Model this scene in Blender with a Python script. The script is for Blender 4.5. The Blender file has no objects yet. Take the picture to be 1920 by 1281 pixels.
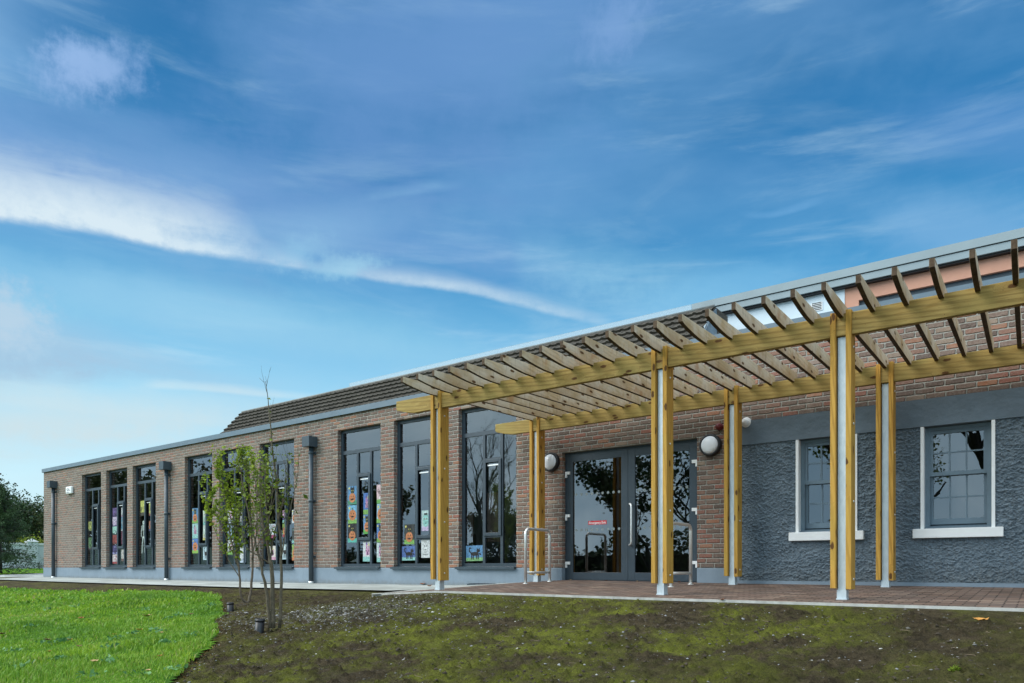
import bpy, bmesh, math, random
import numpy as np
from mathutils import Vector, Matrix
R = math.radians
random.seed(7); rng = np.random.default_rng(11)
S = bpy.context.scene
COL = S.collection

# ------------------------------------------------------------------ camera, sky, sun, exposure
F_PX, TH, EYE, D = 1342.0, math.atan(1000 / 1342.0), 0.25, 10.6     # focal length in photo pixels, heading, eye height, distance to the wall
cam = bpy.data.cameras.new('camera'); co = bpy.data.objects.new('camera', cam); COL.objects.link(co)
co.location = (0, -D, EYE); co.rotation_euler = (R(90), 0, TH)
cam.sensor_width = 36; cam.lens = 36 * F_PX / 1920; cam.shift_y = 423.5 / 1920
cam.clip_start = .05; cam.clip_end = 3000
S.camera = co
S.render.resolution_x = 1024; S.render.resolution_y = 683
S.view_settings.view_transform = 'Standard'; S.view_settings.look = 'None'
S.view_settings.exposure = .35; S.view_settings.gamma = 1
try:
    S.cycles.max_bounces = 8; S.cycles.transparent_max_bounces = 24
    S.cycles.use_denoising = True
except Exception: pass

SUN_EL, SUN_AZ = R(38), R(222)      # azimuth clockwise from +Y : light from the left and behind the camera
sl = bpy.data.lights.new('sun', 'SUN'); so = bpy.data.objects.new('sun', sl); COL.objects.link(so)
sl.energy = 2.1; sl.angle = R(38); sl.color = (1.0, .96, .90)
sd = Vector((math.sin(SUN_AZ) * math.cos(SUN_EL), math.cos(SUN_AZ) * math.cos(SUN_EL), math.sin(SUN_EL)))
so.rotation_euler = sd.to_track_quat('Z', 'Y').to_euler()

def srgb(r, g, b):
    return tuple(((c / 255) / 12.92 if c / 255 <= .04045 else ((c / 255 + .055) / 1.055) ** 2.4) for c in (r, g, b)) + (1,)

class NT:
    """tiny node-tree writer"""
    def __init__(s, tree): s.t = tree
    def n(s, typ, ins=None, **kw):
        x = s.t.nodes.new(typ)
        for k, v in kw.items(): setattr(x, k, v)
        if ins:
            for k, v in ins.items():
                if isinstance(v, bpy.types.NodeSocket): s.t.links.new(v, x.inputs[k])
                else: x.inputs[k].default_value = v
        return x
    def m(s, op, a, b=0.0, c=0.0, clamp=False):
        x = s.n('ShaderNodeMath', {0: a, 1: b, 2: c}, operation=op); x.use_clamp = clamp
        return x.outputs[0]
    def vm(s, op, a, b=(0, 0, 0)):
        return s.n('ShaderNodeVectorMath', {0: a, 1: b}, operation=op).outputs[0]
    def sep(s, v): return s.n('ShaderNodeSeparateXYZ', {0: v}).outputs
    def comb(s, x, y, z=0.0): return s.n('ShaderNodeCombineXYZ', {0: x, 1: y, 2: z}).outputs[0]
    def noise(s, v, scale, detail=4, rough=.55, dist=0.0):
        return s.n('ShaderNodeTexNoise', {'Vector': v, 'Scale': scale, 'Detail': detail, 'Roughness': rough, 'Distortion': dist}).outputs['Fac']
    def mr(s, v, a, b, c=0.0, d=1.0, smooth=True):
        return s.n('ShaderNodeMapRange', {'Value': v, 'From Min': a, 'From Max': b, 'To Min': c, 'To Max': d},
                   interpolation_type='SMOOTHSTEP' if smooth else 'LINEAR', clamp=True).outputs[0]
    def mix(s, f, a, b, blend='MIX'):
        x = s.n('ShaderNodeMix', data_type='RGBA', blend_type=blend)
        for i, v in ((0, f), (6, a), (7, b)):
            if isinstance(v, bpy.types.NodeSocket): s.t.links.new(v, x.inputs[i])
            else: x.inputs[i].default_value = v if i == 0 or len(v) == 4 else tuple(v) + (1,)
        return x.outputs[2]
    def ramp(s, f, stops, mode='LINEAR'):
        x = s.n('ShaderNodeValToRGB', {0: f}); cr = x.color_ramp; cr.interpolation = mode
        while len(cr.elements) < len(stops): cr.elements.new(.5)
        for e, (p, c) in zip(cr.elements, stops): e.position = p; e.color = tuple(c)[:3] + (1,)
        return x.outputs[0]
    def curve(s, f, pts):
        x = s.n('ShaderNodeFloatCurve', {'Value': f}); c = x.mapping.curves[0]; x.mapping.extend = 'HORIZONTAL'
        while len(c.points) < len(pts): c.points.new(.5, .5)
        for p, (a, b) in zip(c.points, sorted(pts)): p.location = (a, b); p.handle_type = 'AUTO'
        x.mapping.update()
        return x.outputs[0]

def build_world():
    w = bpy.data.worlds.new('World'); S.world = w; w.use_nodes = True
    t = NT(w.node_tree); w.node_tree.nodes.clear()
    out = t.n('ShaderNodeOutputWorld')
    d = t.n('ShaderNodeTexCoord').outputs['Generated']
    x, y, z = t.sep(d)
    az = t.m('ARCTAN2', t.m('MULTIPLY', x, -1.0), y)            # 0 at +Y (north), growing to the west
    el = t.m('ARCSINE', z)
    A = t.m('MULTIPLY', az, 180 / math.pi); E = t.m('MULTIPLY', el, 180 / math.pi)
    # clear sky
    sky = t.n('ShaderNodeTexSky', sky_type='NISHITA'); sky.sun_disc = False
    sky.sun_elevation = SUN_EL; sky.sun_rotation = SUN_AZ; sky.ozone_density = 2.5; sky.dust_density = .6
    nish = t.vm('SCALE', sky.outputs[0]); nish.node.inputs['Scale'].default_value = .1
    grad = t.ramp(t.m('DIVIDE', E, 60.0, clamp=True), [(0, srgb(190, 220, 226)), (.10, srgb(176, 214, 226)), (.18, srgb(140, 198, 224)), (.27, srgb(106, 174, 212)),
              (.36, srgb(62, 138, 188)), (.46, srgb(44, 116, 170)), (.6, srgb(38, 104, 156)), (1, srgb(50, 108, 165))])
    base = t.mix(.93, nish, grad)
    # brighter to the west (left), deeper to the north
    west = t.mr(A, 0, 75, 0, 1)
    base = t.mix(t.m('MULTIPLY', t.m('MULTIPLY', west, .32), t.mr(E, 22, 4)), base, srgb(205, 236, 244))
    V = t.comb(A, E, 0.0)
    rot = t.n('ShaderNodeMapping', {'Vector': V, 'Rotation': (0, 0, R(-14)), 'Scale': (.02, .07, 1)}).outputs[0]
    n1 = t.noise(rot, 1.3, 6, .5, .5)
    fib_ = t.m('SUBTRACT', t.noise(t.n('ShaderNodeMapping', {'Vector': V, 'Rotation': (0, 0, R(-24)), 'Scale': (.04, .25, 1)}).outputs[0], 1.2, 8, .6, .3), .5)
    n2 = t.noise(t.vm('ADD', rot, (5, 3, 1)), 3.2, 6, .6, .8)
    rot2 = t.n('ShaderNodeMapping', {'Vector': V, 'Rotation': (0, 0, R(-35)), 'Scale': (.03, .055, 1)}).outputs[0]
    n3 = t.noise(t.vm('ADD', rot2, (1.7, .4, 0)), 1.6, 5, .55, .3)
    veil = t.m('MULTIPLY', t.m('ADD', t.mr(n1, .40, .70), t.m('MULTIPLY', fib_, .8)), .75)
    veil = t.m('ADD', veil, t.m('MULTIPLY', t.mr(n3, .47, .72), .5), clamp=True)
    col = t.mix(t.m('MULTIPLY', veil, .5), base, t.ramp(t.m('DIVIDE', E, 45.0, clamp=True), [(0, srgb(200, 216, 220)), (.4, srgb(134, 180, 212)), (1, srgb(104, 146, 196))]))
    fine = t.m('ADD', t.m('MULTIPLY', t.mr(n2, .5, .8), t.mr(E, 30, 5, .1, .35)), t.m('MULTIPLY', t.mr(fib_, .0, .24), t.mr(E, 36, 8, .26, .42)), clamp=True)
    col = t.mix(fine, col, srgb(180, 208, 222))
    wob = t.m('MULTIPLY', t.m('SUBTRACT', t.noise(V, .22, 5, .6), .5), 1.0)
    wob2 = t.m('SUBTRACT', t.noise(V, .9, 6, .65), .5)
    rf_ = t.n('ShaderNodeMapping', {'Vector': V, 'Rotation': (0, 0, R(-17)), 'Scale': (.055, .30, 1)}).outputs[0]
    fib = t.m('SUBTRACT', t.noise(rf_, 1.5, 8, .62, .35), .5)
    fib2 = t.m('SUBTRACT', t.noise(t.vm('ADD', rf_, (3, 8, 2)), .55, 5, .55, .2), .5)
    def ae(px, py):
        ph = math.atan((px - 960) / F_PX); return math.degrees(TH - ph), math.degrees(math.atan((1064 - py) / F_PX * math.cos(ph)))
    def streak(pts, colr, amt):      # pts: (px, py, half height up, half height down, strength)
        nonlocal col
        c, u, l, s_ = [], [], [], []
        for px, py, hu, hd, st in pts:
            a, e = ae(px, py); a /= 90
            c.append((a, e / 45)); u.append((a, hu * .036 / 4)); l.append((a, hd * .036 / 4)); s_.append((a, st))
        an = t.m('DIVIDE', A, 90.0)
        ce = t.m('MULTIPLY', t.curve(an, c), 45.0); up = t.m('MULTIPLY', t.curve(an, u), 4.0); lo = t.m('MULTIPLY', t.curve(an, l), 4.0); st = t.curve(an, s_)
        dE = t.m('SUBTRACT', E, ce)
        dU = t.m('ADD', dE, t.m('MULTIPLY', t.m('ADD', fib, t.m('MULTIPLY', wob2, .25)), t.m('MULTIPLY', up, 1.5)))
        dU = t.m('ADD', dU, t.m('MULTIPLY', wob, t.m('MULTIPLY', up, .3))); dE = t.m('ADD', dE, t.m('MULTIPLY', t.m('ADD', fib, t.m('MULTIPLY', wob2, .3)), t.m('MULTIPLY', lo, .9)))
        fu = t.mr(t.m('DIVIDE', dU, up), -.05, 1.2, 1, 0); fl = t.mr(t.m('DIVIDE', dE, lo), -1.2, -.25, 0, 1)
        inr = t.m('MULTIPLY', t.mr(an, min(k[0] for k in c) - .002, min(k[0] for k in c) + .02), t.m('GREATER_THAN', y, 0.0))
        inr = t.m('MULTIPLY', inr, t.mr(an, max(k[0] for k in c) + .2, max(k[0] for k in c) + .05)) if max(k[0] for k in c) > .79 else t.m('MULTIPLY', inr, t.mr(an, max(k[0] for k in c), max(k[0] for k in c) - .02))
        f = t.m('MULTIPLY', t.m('MULTIPLY', fu, fl), t.m('MULTIPLY', st, inr), clamp=True)
        f = t.m('MULTIPLY', f, t.m('ADD', .92, t.m('ADD', t.m('MULTIPLY', fib, 1.5), t.m('MULTIPLY', t.m('ADD', fib2, wob2), .9))), clamp=True)
        col = t.mix(t.m('MULTIPLY', f, amt), col, colr)
    def puff(px, py, rx, ry, colr, amt, skew=0.0, rag=None):
        nonlocal col
        a, e = ae(px, py); k = .0365
        v = t.vm('SUBTRACT', V, (a, e, 0)); vx, vy, _ = t.sep(v)
        vy = t.m('ADD', vy, t.m('MULTIPLY', vx, skew))
        v = t.comb(t.m('DIVIDE', vx, rx * k), t.m('DIVIDE', vy, ry * k))
        ln = t.n('ShaderNodeVectorMath', {0: v}, operation='LENGTH').outputs['Value']
        rag = (1.0 if rx < 150 else .12) if rag is None else rag
        ln = t.m('ADD', ln, t.m('MULTIPLY', wob2, 1.5 * rag)); ln = t.m('ADD', ln, t.m('MULTIPLY', t.m('ADD', fib2, t.m('MULTIPLY', fib, .5)), 1.3 if rx >= 150 else .5)); ln = t.m('ADD', ln, t.m('MULTIPLY', wob, .8))
        f = t.m('MULTIPLY', t.mr(ln, 1.25, .1), t.m('GREATER_THAN', y, 0.0))
        col = t.mix(t.m('MULTIPLY', f, amt), col, colr)
    streak([(0, 280, 130, 120, .9), (250, 330, 120, 100, .85), (500, 385, 110, 90, .75), (750, 440, 100, 80, .6), (950, 490, 80, 70, .45), (1150, 545, 60, 50, .2), (1300, 560, 50, 50, 0)], srgb(110, 148, 194), .85)
    streak([(950, 470, 60, 90, .0), (1050, 500, 70, 90, .5), (1180, 525, 80, 90, .65), (1320, 545, 80, 90, .5), (1450, 540, 70, 80, .2), (1550, 520, 50, 60, 0)], srgb(134, 184, 210), .8)
    streak([(0, 550, 90, 80, .6), (300, 570, 90, 80, .7), (600, 610, 80, 70, .7), (850, 660, 60, 50, .5), (950, 690, 40, 40, .3), (1000, 700, 30, 30, 0)], srgb(136, 188, 212), .7)
    # long white bank and its thinner tail
    streak([(0, 388, 104, 26, 1), (119, 402, 100, 26, 1), (200, 416, 98, 24, 1), (286, 438, 100, 24, 1), (360, 454, 100, 22, 1), (405, 462, 94, 20, 1), (450, 471, 76, 18, .97), (478, 476, 56, 16, .93), (500, 481, 30, 14, .85), (560, 494, 20, 12, .75), (590, 500, 14, 12, .3),
            (630, 504, 26, 12, .4), (720, 518, 28, 14, .55), (850, 535, 26, 14, .6), (960, 560, 22, 14, .52), (1060, 587, 20, 12, .4), (1160, 606, 16, 12, .15)], srgb(196, 212, 221), .98)
    streak([(660, 372, 10, 8, 0), (720, 366, 14, 10, .5), (800, 350, 16, 10, .6), (850, 342, 12, 10, .0)], srgb(130, 174, 206), .7)
    streak([(1370, 395, 8, 8, 0), (1440, 402, 9, 8, .5), (1500, 388, 10, 8, .6), (1560, 368, 8, 8, 0)], srgb(104, 156, 200), .7)
    puff(430, 600, 420, 50, srgb(138, 186, 214), .55, -.1); puff(1000, 330, 380, 120, srgb(92, 142, 190), .5, .4); puff(560, 440, 260, 60, srgb(128, 172, 206), .6, .25)
    puff(640, 500, 80, 26, srgb(150, 196, 216), .6, .15, 1.4); puff(560, 470, 70, 34, srgb(140, 186, 212), .5, .3, 1.4)
    streak([(250, 722, 12, 8, .0), (300, 722, 14, 9, .65), (400, 728, 14, 9, .75), (500, 738, 12, 9, .6), (620, 748, 12, 8, .3), (720, 752, 10, 8, .0)], srgb(190, 212, 220), .85)
    streak([(0, 740, 40, 22, .8), (90, 752, 34, 18, .7), (200, 768, 24, 14, .5), (330, 780, 20, 12, .4), (460, 800, 14, 10, .0)], srgb(182, 208, 218), .8)
    streak([(0, 670, 90, 70, .8), (100, 665, 80, 70, .8), (200, 670, 60, 50, .6), (320, 690, 40, 36, .4), (450, 720, 30, 30, .2), (560, 730, 20, 20, 0)], srgb(152, 176, 198), .9)
    streak([(0, 800, 90, 70, .95), (150, 795, 90, 60, .95), (300, 790, 80, 50, .85), (420, 780, 60, 40, .6), (560, 760, 30, 30, .0)], srgb(186, 204, 210), .9)
    streak([(740, 380, 10, 8, 0), (770, 362, 12, 9, .35), (830, 352, 12, 9, .3), (880, 345, 9, 8, 0)], srgb(136, 180, 212), .7)
    puff(172, 124, 100, 52, srgb(126, 160, 202), .95, .25)
    puff(150, 118, 60, 34, srgb(132, 164, 206), .6)
    puff(1150, 48, 90, 56, srgb(124, 158, 202), .7, .3)
    puff(6, 595, 80, 66, srgb(172, 192, 208), .8)
    puff(830, 130, 560, 260, srgb(92, 134, 184), .85, .3)
    puff(1840, 450, 260, 90, srgb(112, 160, 200), .7, -.5)
    puff(1860, 250, 200, 70, srgb(92, 138, 190), .45, -.2)
    puff(1330, 560, 260, 60, srgb(120, 178, 214), .4, .2)
    # southern half of the sky: broken grey-white cloud, brighter than the blue
    nb = t.noise(t.vm('SCALE', d), 2.4, 6, .6, .4); nb.node.inputs['Vector'].links[0].from_node.inputs['Scale'].default_value = 1.0
    cloud = t.mix(t.mr(nb, .38, .66), srgb(140, 172, 194), srgb(200, 222, 234))
    back = t.mr(t.m('ADD', y, t.m('MULTIPLY', z, -.55)), .08, -.5)
    col = t.mix(back, col, cloud)
    zen = t.mr(z, .64, .85); col = t.mix(t.m('MULTIPLY', zen, .9), col, srgb(222, 230, 236))
    bg = t.n('ShaderNodeBackground', {'Color': col, 'Strength': t.m('ADD', 1.0, t.m('MULTIPLY', back, 1.0))})
    t.t.links.new(bg.outputs[0], out.inputs[0])
build_world()

# ------------------------------------------------------------------ measures: photo pixel -> point on a vertical plane at distance d
def PX(px, d=D): return d * math.tan(math.atan((px - 960) / F_PX) - TH)
def PZ(px, py, d=D):
    p = math.atan((px - 960) / F_PX); return EYE + (1064 - py) * d / math.cos(p - TH) * math.cos(p) / F_PX

# ------------------------------------------------------------------ object helpers
def tag(o, label=None, cat=None, group=None, kind=None):
    if label: o['label'] = label
    if cat: o['category'] = cat
    if group: o['group'] = group
    if kind: o['kind'] = kind
    return o
def empty(name, loc=(0, 0, 0), rz=0, **k):
    o = bpy.data.objects.new(name, None); COL.objects.link(o); o.location = loc; o.rotation_euler = (0, 0, rz)
    o.empty_display_size = .2
    return tag(o, **k)
def link(name, me, parent=None, loc=None):
    o = bpy.data.objects.new(name, me); COL.objects.link(o)
    if parent: o.parent = parent
    if loc: o.location = loc
    return o
def copy_tree(o, parent=None):
    c = o.copy(); COL.objects.link(c); c.parent = parent
    for ch in list(o.children): copy_tree(ch, c)
    return c

class MB:
    """collects shapes, builds one mesh"""
    def __init__(s): s.v = []; s.f = []; s.mi = []; s.sm = []
    def add(s, vs, fs, mi=0, smooth=False):
        b = len(s.v); s.v += [tuple(p) for p in vs]; s.f += [tuple(b + i for i in f) for f in fs]
        s.mi += [mi] * len(fs); s.sm += [smooth] * len(fs); return s
    def box(s, x0, x1, y0, y1, z0, z1, mi=0):
        vs = [(x0, y0, z0), (x1, y0, z0), (x1, y1, z0), (x0, y1, z0), (x0, y0, z1), (x1, y0, z1), (x1, y1, z1), (x0, y1, z1)]
        return s.add(vs, [(0, 3, 2, 1), (4, 5, 6, 7), (0, 1, 5, 4), (1, 2, 6, 5), (2, 3, 7, 6), (3, 0, 4, 7)], mi)
    def tube(s, pts, rad, n=10, mi=0, cap=True):
        pts = [Vector(p) for p in pts]; rad = rad if isinstance(rad, (list, tuple)) else [rad] * len(pts)
        vs, fs = [], []; up = Vector((0, 0, 1)); prev = None
        for i, p in enumerate(pts):
            t = (pts[min(i + 1, len(pts) - 1)] - pts[max(i - 1, 0)]).normalized()
            if prev is None:
                a = t.cross(up) if abs(t.dot(up)) < .95 else t.cross(Vector((1, 0, 0)))
            else: a = prev - t * prev.dot(t)
            a.normalize(); b = t.cross(a); prev = a
            for k in range(n):
                w = 2 * math.pi * k / n; vs.append(p + (a * math.cos(w) + b * math.sin(w)) * rad[i])
        for i in range(len(pts) - 1):
            for k in range(n): fs.append((i * n + k, i * n + (k + 1) % n, (i + 1) * n + (k + 1) % n, (i + 1) * n + k))
        if cap: fs.append(tuple(range(n))[::-1]); fs.append(tuple((len(pts) - 1) * n + k for k in range(n)))
        return s.add(vs, fs, mi, True)
    def lathe(s, prof, c, axis='y', n=28, mi=0):     # prof: (radius, distance along axis)
        vs, fs = [], []
        for r, h in prof:
            for k in range(n):
                w = 2 * math.pi * k / n; a, b = r * math.cos(w), r * math.sin(w)
                vs.append((c[0] + a, c[1] + h, c[2] + b) if axis == 'y' else (c[0] + a, c[1] + b, c[2] + h))
        for i in range(len(prof) - 1):
            for k in range(n): fs.append((i * n + k, i * n + (k + 1) % n, (i + 1) * n + (k + 1) % n, (i + 1) * n + k))
        return s.add(vs, fs, mi, True)
    def poly(s, pts, mi=0): return s.add(pts, [tuple(range(len(pts)))], mi)
    def build(s, name, mats, parent=None, bevel=0, fix=True):
        me = bpy.data.meshes.new(name); me.from_pydata(s.v, [], s.f)
        for m in (mats if isinstance(mats, (list, tuple)) else [mats]): me.materials.append(m)
        me.polygons.foreach_set('material_index', s.mi); me.polygons.foreach_set('use_smooth', s.sm)
        if fix:
            bm = bmesh.new(); bm.from_mesh(me); bmesh.ops.recalc_face_normals(bm, faces=bm.faces); bm.to_mesh(me); bm.free()
        me.update(); o = link(name, me, parent)
        if bevel:
            b = o.modifiers.new('b', 'BEVEL'); b.width = bevel; b.segments = 2; b.limit_method = 'ANGLE'; b.angle_limit = R(40)
        return o

def holed_wall(x0, x1, z0, z1, y0, y1, holes, ends=True):
    """a wall slab between y0 (outside) and y1 with rectangular openings (xa, xb, za, zb)"""
    xs = sorted({x0, x1, *[h[0] for h in holes], *[h[1] for h in holes]}); zs = sorted({z0, z1, *[h[2] for h in holes], *[h[3] for h in holes]})
    xs = [v for v in xs if x0 <= v <= x1]; zs = [v for v in zs if z0 <= v <= z1]
    solid = lambda i, j: 0 <= i < len(xs) - 1 and 0 <= j < len(zs) - 1 and not any(h[0] - 1e-6 <= xs[i] and xs[i + 1] <= h[1] + 1e-6 and h[2] - 1e-6 <= zs[j] and zs[j + 1] <= h[3] + 1e-6 for h in holes)
    b = MB()
    for i in range(len(xs) - 1):
        for j in range(len(zs) - 1):
            if not solid(i, j): continue
            a, c, p, q = xs[i], xs[i + 1], zs[j], zs[j + 1]
            b.poly([(a, y0, p), (c, y0, p), (c, y0, q), (a, y0, q)]); b.poly([(c, y1, p), (a, y1, p), (a, y1, q), (c, y1, q)])
            if not solid(i - 1, j): b.poly([(a, y1, p), (a, y0, p), (a, y0, q), (a, y1, q)])
            if not solid(i + 1, j): b.poly([(c, y0, p), (c, y1, p), (c, y1, q), (c, y0, q)])
            if not solid(i, j - 1): b.poly([(a, y1, p), (c, y1, p), (c, y0, p), (a, y0, p)])
            if not solid(i, j + 1): b.poly([(a, y0, q), (c, y0, q), (c, y1, q), (a, y1, q)])
    return b

# ------------------------------------------------------------------ materials
def mat(name, base=(.5, .5, .5), rough=.6, metal=0.0, spec=.5):
    m = bpy.data.materials.new(name); m.use_nodes = True; t = NT(m.node_tree)
    b = m.node_tree.nodes['Principled BSDF']
    b.inputs['Base Color'].default_value = tuple(base)[:3] + (1,); b.inputs['Roughness'].default_value = rough; b.inputs['Metallic'].default_value = metal
    b.inputs['Specular IOR Level'].default_value = spec
    return m, t, b
def L(t, a, b): t.t.links.new(a, b)
def bump(t, b, h, dist, st=1.0):
    x = t.n('ShaderNodeBump', {'Height': h, 'Distance': dist, 'Strength': st}); L(t, x.outputs[0], b.inputs['Normal'])
def pos(t): return t.n('ShaderNodeNewGeometry').outputs['Position']
def objc(t): return t.n('ShaderNodeTexCoord').outputs['Object']

def worn(name, base, rough=.45, var=.12, scale=3.0, metal=0.0, bmp=0.0, bs=60):
    m, t, b = mat(name, base, rough, metal); p = pos(t)
    n = t.noise(p, scale, 6, .65)
    c = t.mix(t.mr(n, .3, .7), [v * (1 - var) for v in base[:3]], [min(1, v * (1 + var)) for v in base[:3]])
    L(t, c, b.inputs['Base Color'])
    L(t, t.mr(t.noise(p, scale * 5, 4), .3, .7, rough - .08, rough + .12), b.inputs['Roughness'])
    if bmp: bump(t, b, t.noise(p, bs, 4), bmp)
    return m

def brick_mat():
    m, t, b = mat('tumbled_brick', rough=.9, spec=.2)
    x, y, z = t.sep(pos(t)); P = pos(t)
    u = t.m('ADD', x, y)
    wu = t.m('MULTIPLY', t.m('SUBTRACT', t.noise(P, 14, 2), .5), .016); wv = t.m('MULTIPLY', t.m('SUBTRACT', t.noise(t.vm('ADD', P, (9, 4, 2)), 9, 2), .5), .012)
    wf = t.m('MULTIPLY', t.m('SUBTRACT', t.noise(P, 60, 2), .5), .007)
    u = t.m('ADD', u, wu); v = t.m('ADD', t.m('ADD', z, wv), wf); u = t.m('ADD', u, wf)
    vr = t.m('DIVIDE', t.m('ADD', v, .06), .075); row = t.m('FLOOR', vr)
    rw = t.n('ShaderNodeTexWhiteNoise', {'W': row}, noise_dimensions='1D').outputs['Value']
    tt = t.m('ADD', t.m('DIVIDE', u, .225), t.m('ADD', t.m('MULTIPLY', t.m('MODULO', t.m('ADD', row, 40), 2.0), .5), t.m('MULTIPLY', rw, .12)))
    ci = t.m('FLOOR', tt); fu = t.m('FRACT', tt); fv = t.m('FRACT', vr)
    du = t.m('MULTIPLY', t.m('MINIMUM', fu, t.m('SUBTRACT', 1.0, fu)), .225); dv = t.m('MULTIPLY', t.m('MINIMUM', fv, t.m('SUBTRACT', 1.0, fv)), .075)
    c_ = .019
    a = t.m('MAXIMUM', t.m('SUBTRACT', c_, du), 0.0); bb = t.m('MAXIMUM', t.m('SUBTRACT', c_, dv), 0.0)
    ds = t.m('SQRT', t.m('ADD', t.m('MULTIPLY', a, a), t.m('MULTIPLY', bb, bb)))
    mort = t.mr(ds, c_ - .0105, c_ - .0050)
    idv = t.comb(ci, row, 0.0)
    wn = t.n('ShaderNodeTexWhiteNoise', {'Vector': idv}, noise_dimensions='3D').outputs['Value']
    wn2 = t.n('ShaderNodeTexWhiteNoise', {'Vector': t.vm('ADD', idv, (31, 7, 3))}, noise_dimensions='3D').outputs['Value']
    bc = t.ramp(wn, [(0, (.10, .075, .064)), (.14, (.15, .105, .085)), (.28, (.205, .145, .115)), (.38, (.165, .12, .10)), (.50, (.27, .14, .10)), (.64, (.33, .12, .085)), (.78, (.40, .17, .09)), (.87, (.25, .165, .13)), (.95, (.35, .27, .20))], 'CONSTANT')
    bc = t.mix(t.mr(wn2, 0, 1, -.0, .30), bc, (.225, .14, .11)); bc = t.mix(.05, bc, (.30, .10, .06)); bc = t.mix(.14, bc, (.03, .022, .018))
    pn = t.noise(P, .55, 4, .6); bc = t.mix(t.mr(pn, .45, .7, 0, .45), bc, (.10, .075, .065)); lime = t.m('MULTIPLY', t.mr(t.noise(t.vm('MULTIPLY', P, (1.6, 1.6, .35)), 1.3, 5, .7), .56, .7), .35); bc = t.mix(lime, bc, (.42, .38, .33))
    n = t.noise(P, 35, 5, .7); bc = t.mix(t.mr(n, .35, .75, 0, .5), bc, (.34, .27, .22))
    n4 = t.noise(P, 90, 4, .7); bc = t.mix(t.mr(n4, .55, .75, 0, .6), bc, (.07, .055, .048))
    # lime bloom, stronger away from the porch and in patches
    nb = t.noise(P, 1.1, 5, .6); bl = t.m('ADD', t.m('MULTIPLY', t.mr(nb, .38, .7), t.mr(x, -7, -16, .12, .26)), t.mr(x, -8, -28, .0, .26))
    bc = t.mix(bl, bc, (.30, .25, .205))
    mc = t.mix(t.mr(t.noise(P, 25, 4), .35, .7), (.28, .27, .235), (.44, .42, .375))
    bd = t.mr(x, -8, -4.5, 0, 1); mc = t.mix(t.m('MULTIPLY', bd, .35), mc, (.25, .235, .2))
    L(t, t.mix(mort, bc, mc), b.inputs['Base Color'])
    h = t.m('SUBTRACT', t.m('ADD', 1.0, t.m('MULTIPLY', n, .5)), t.mr(ds, c_ * .25, c_ - .003, 0, 1.0))
    bump(t, b, h, .020, 1.0)
    return m

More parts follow.
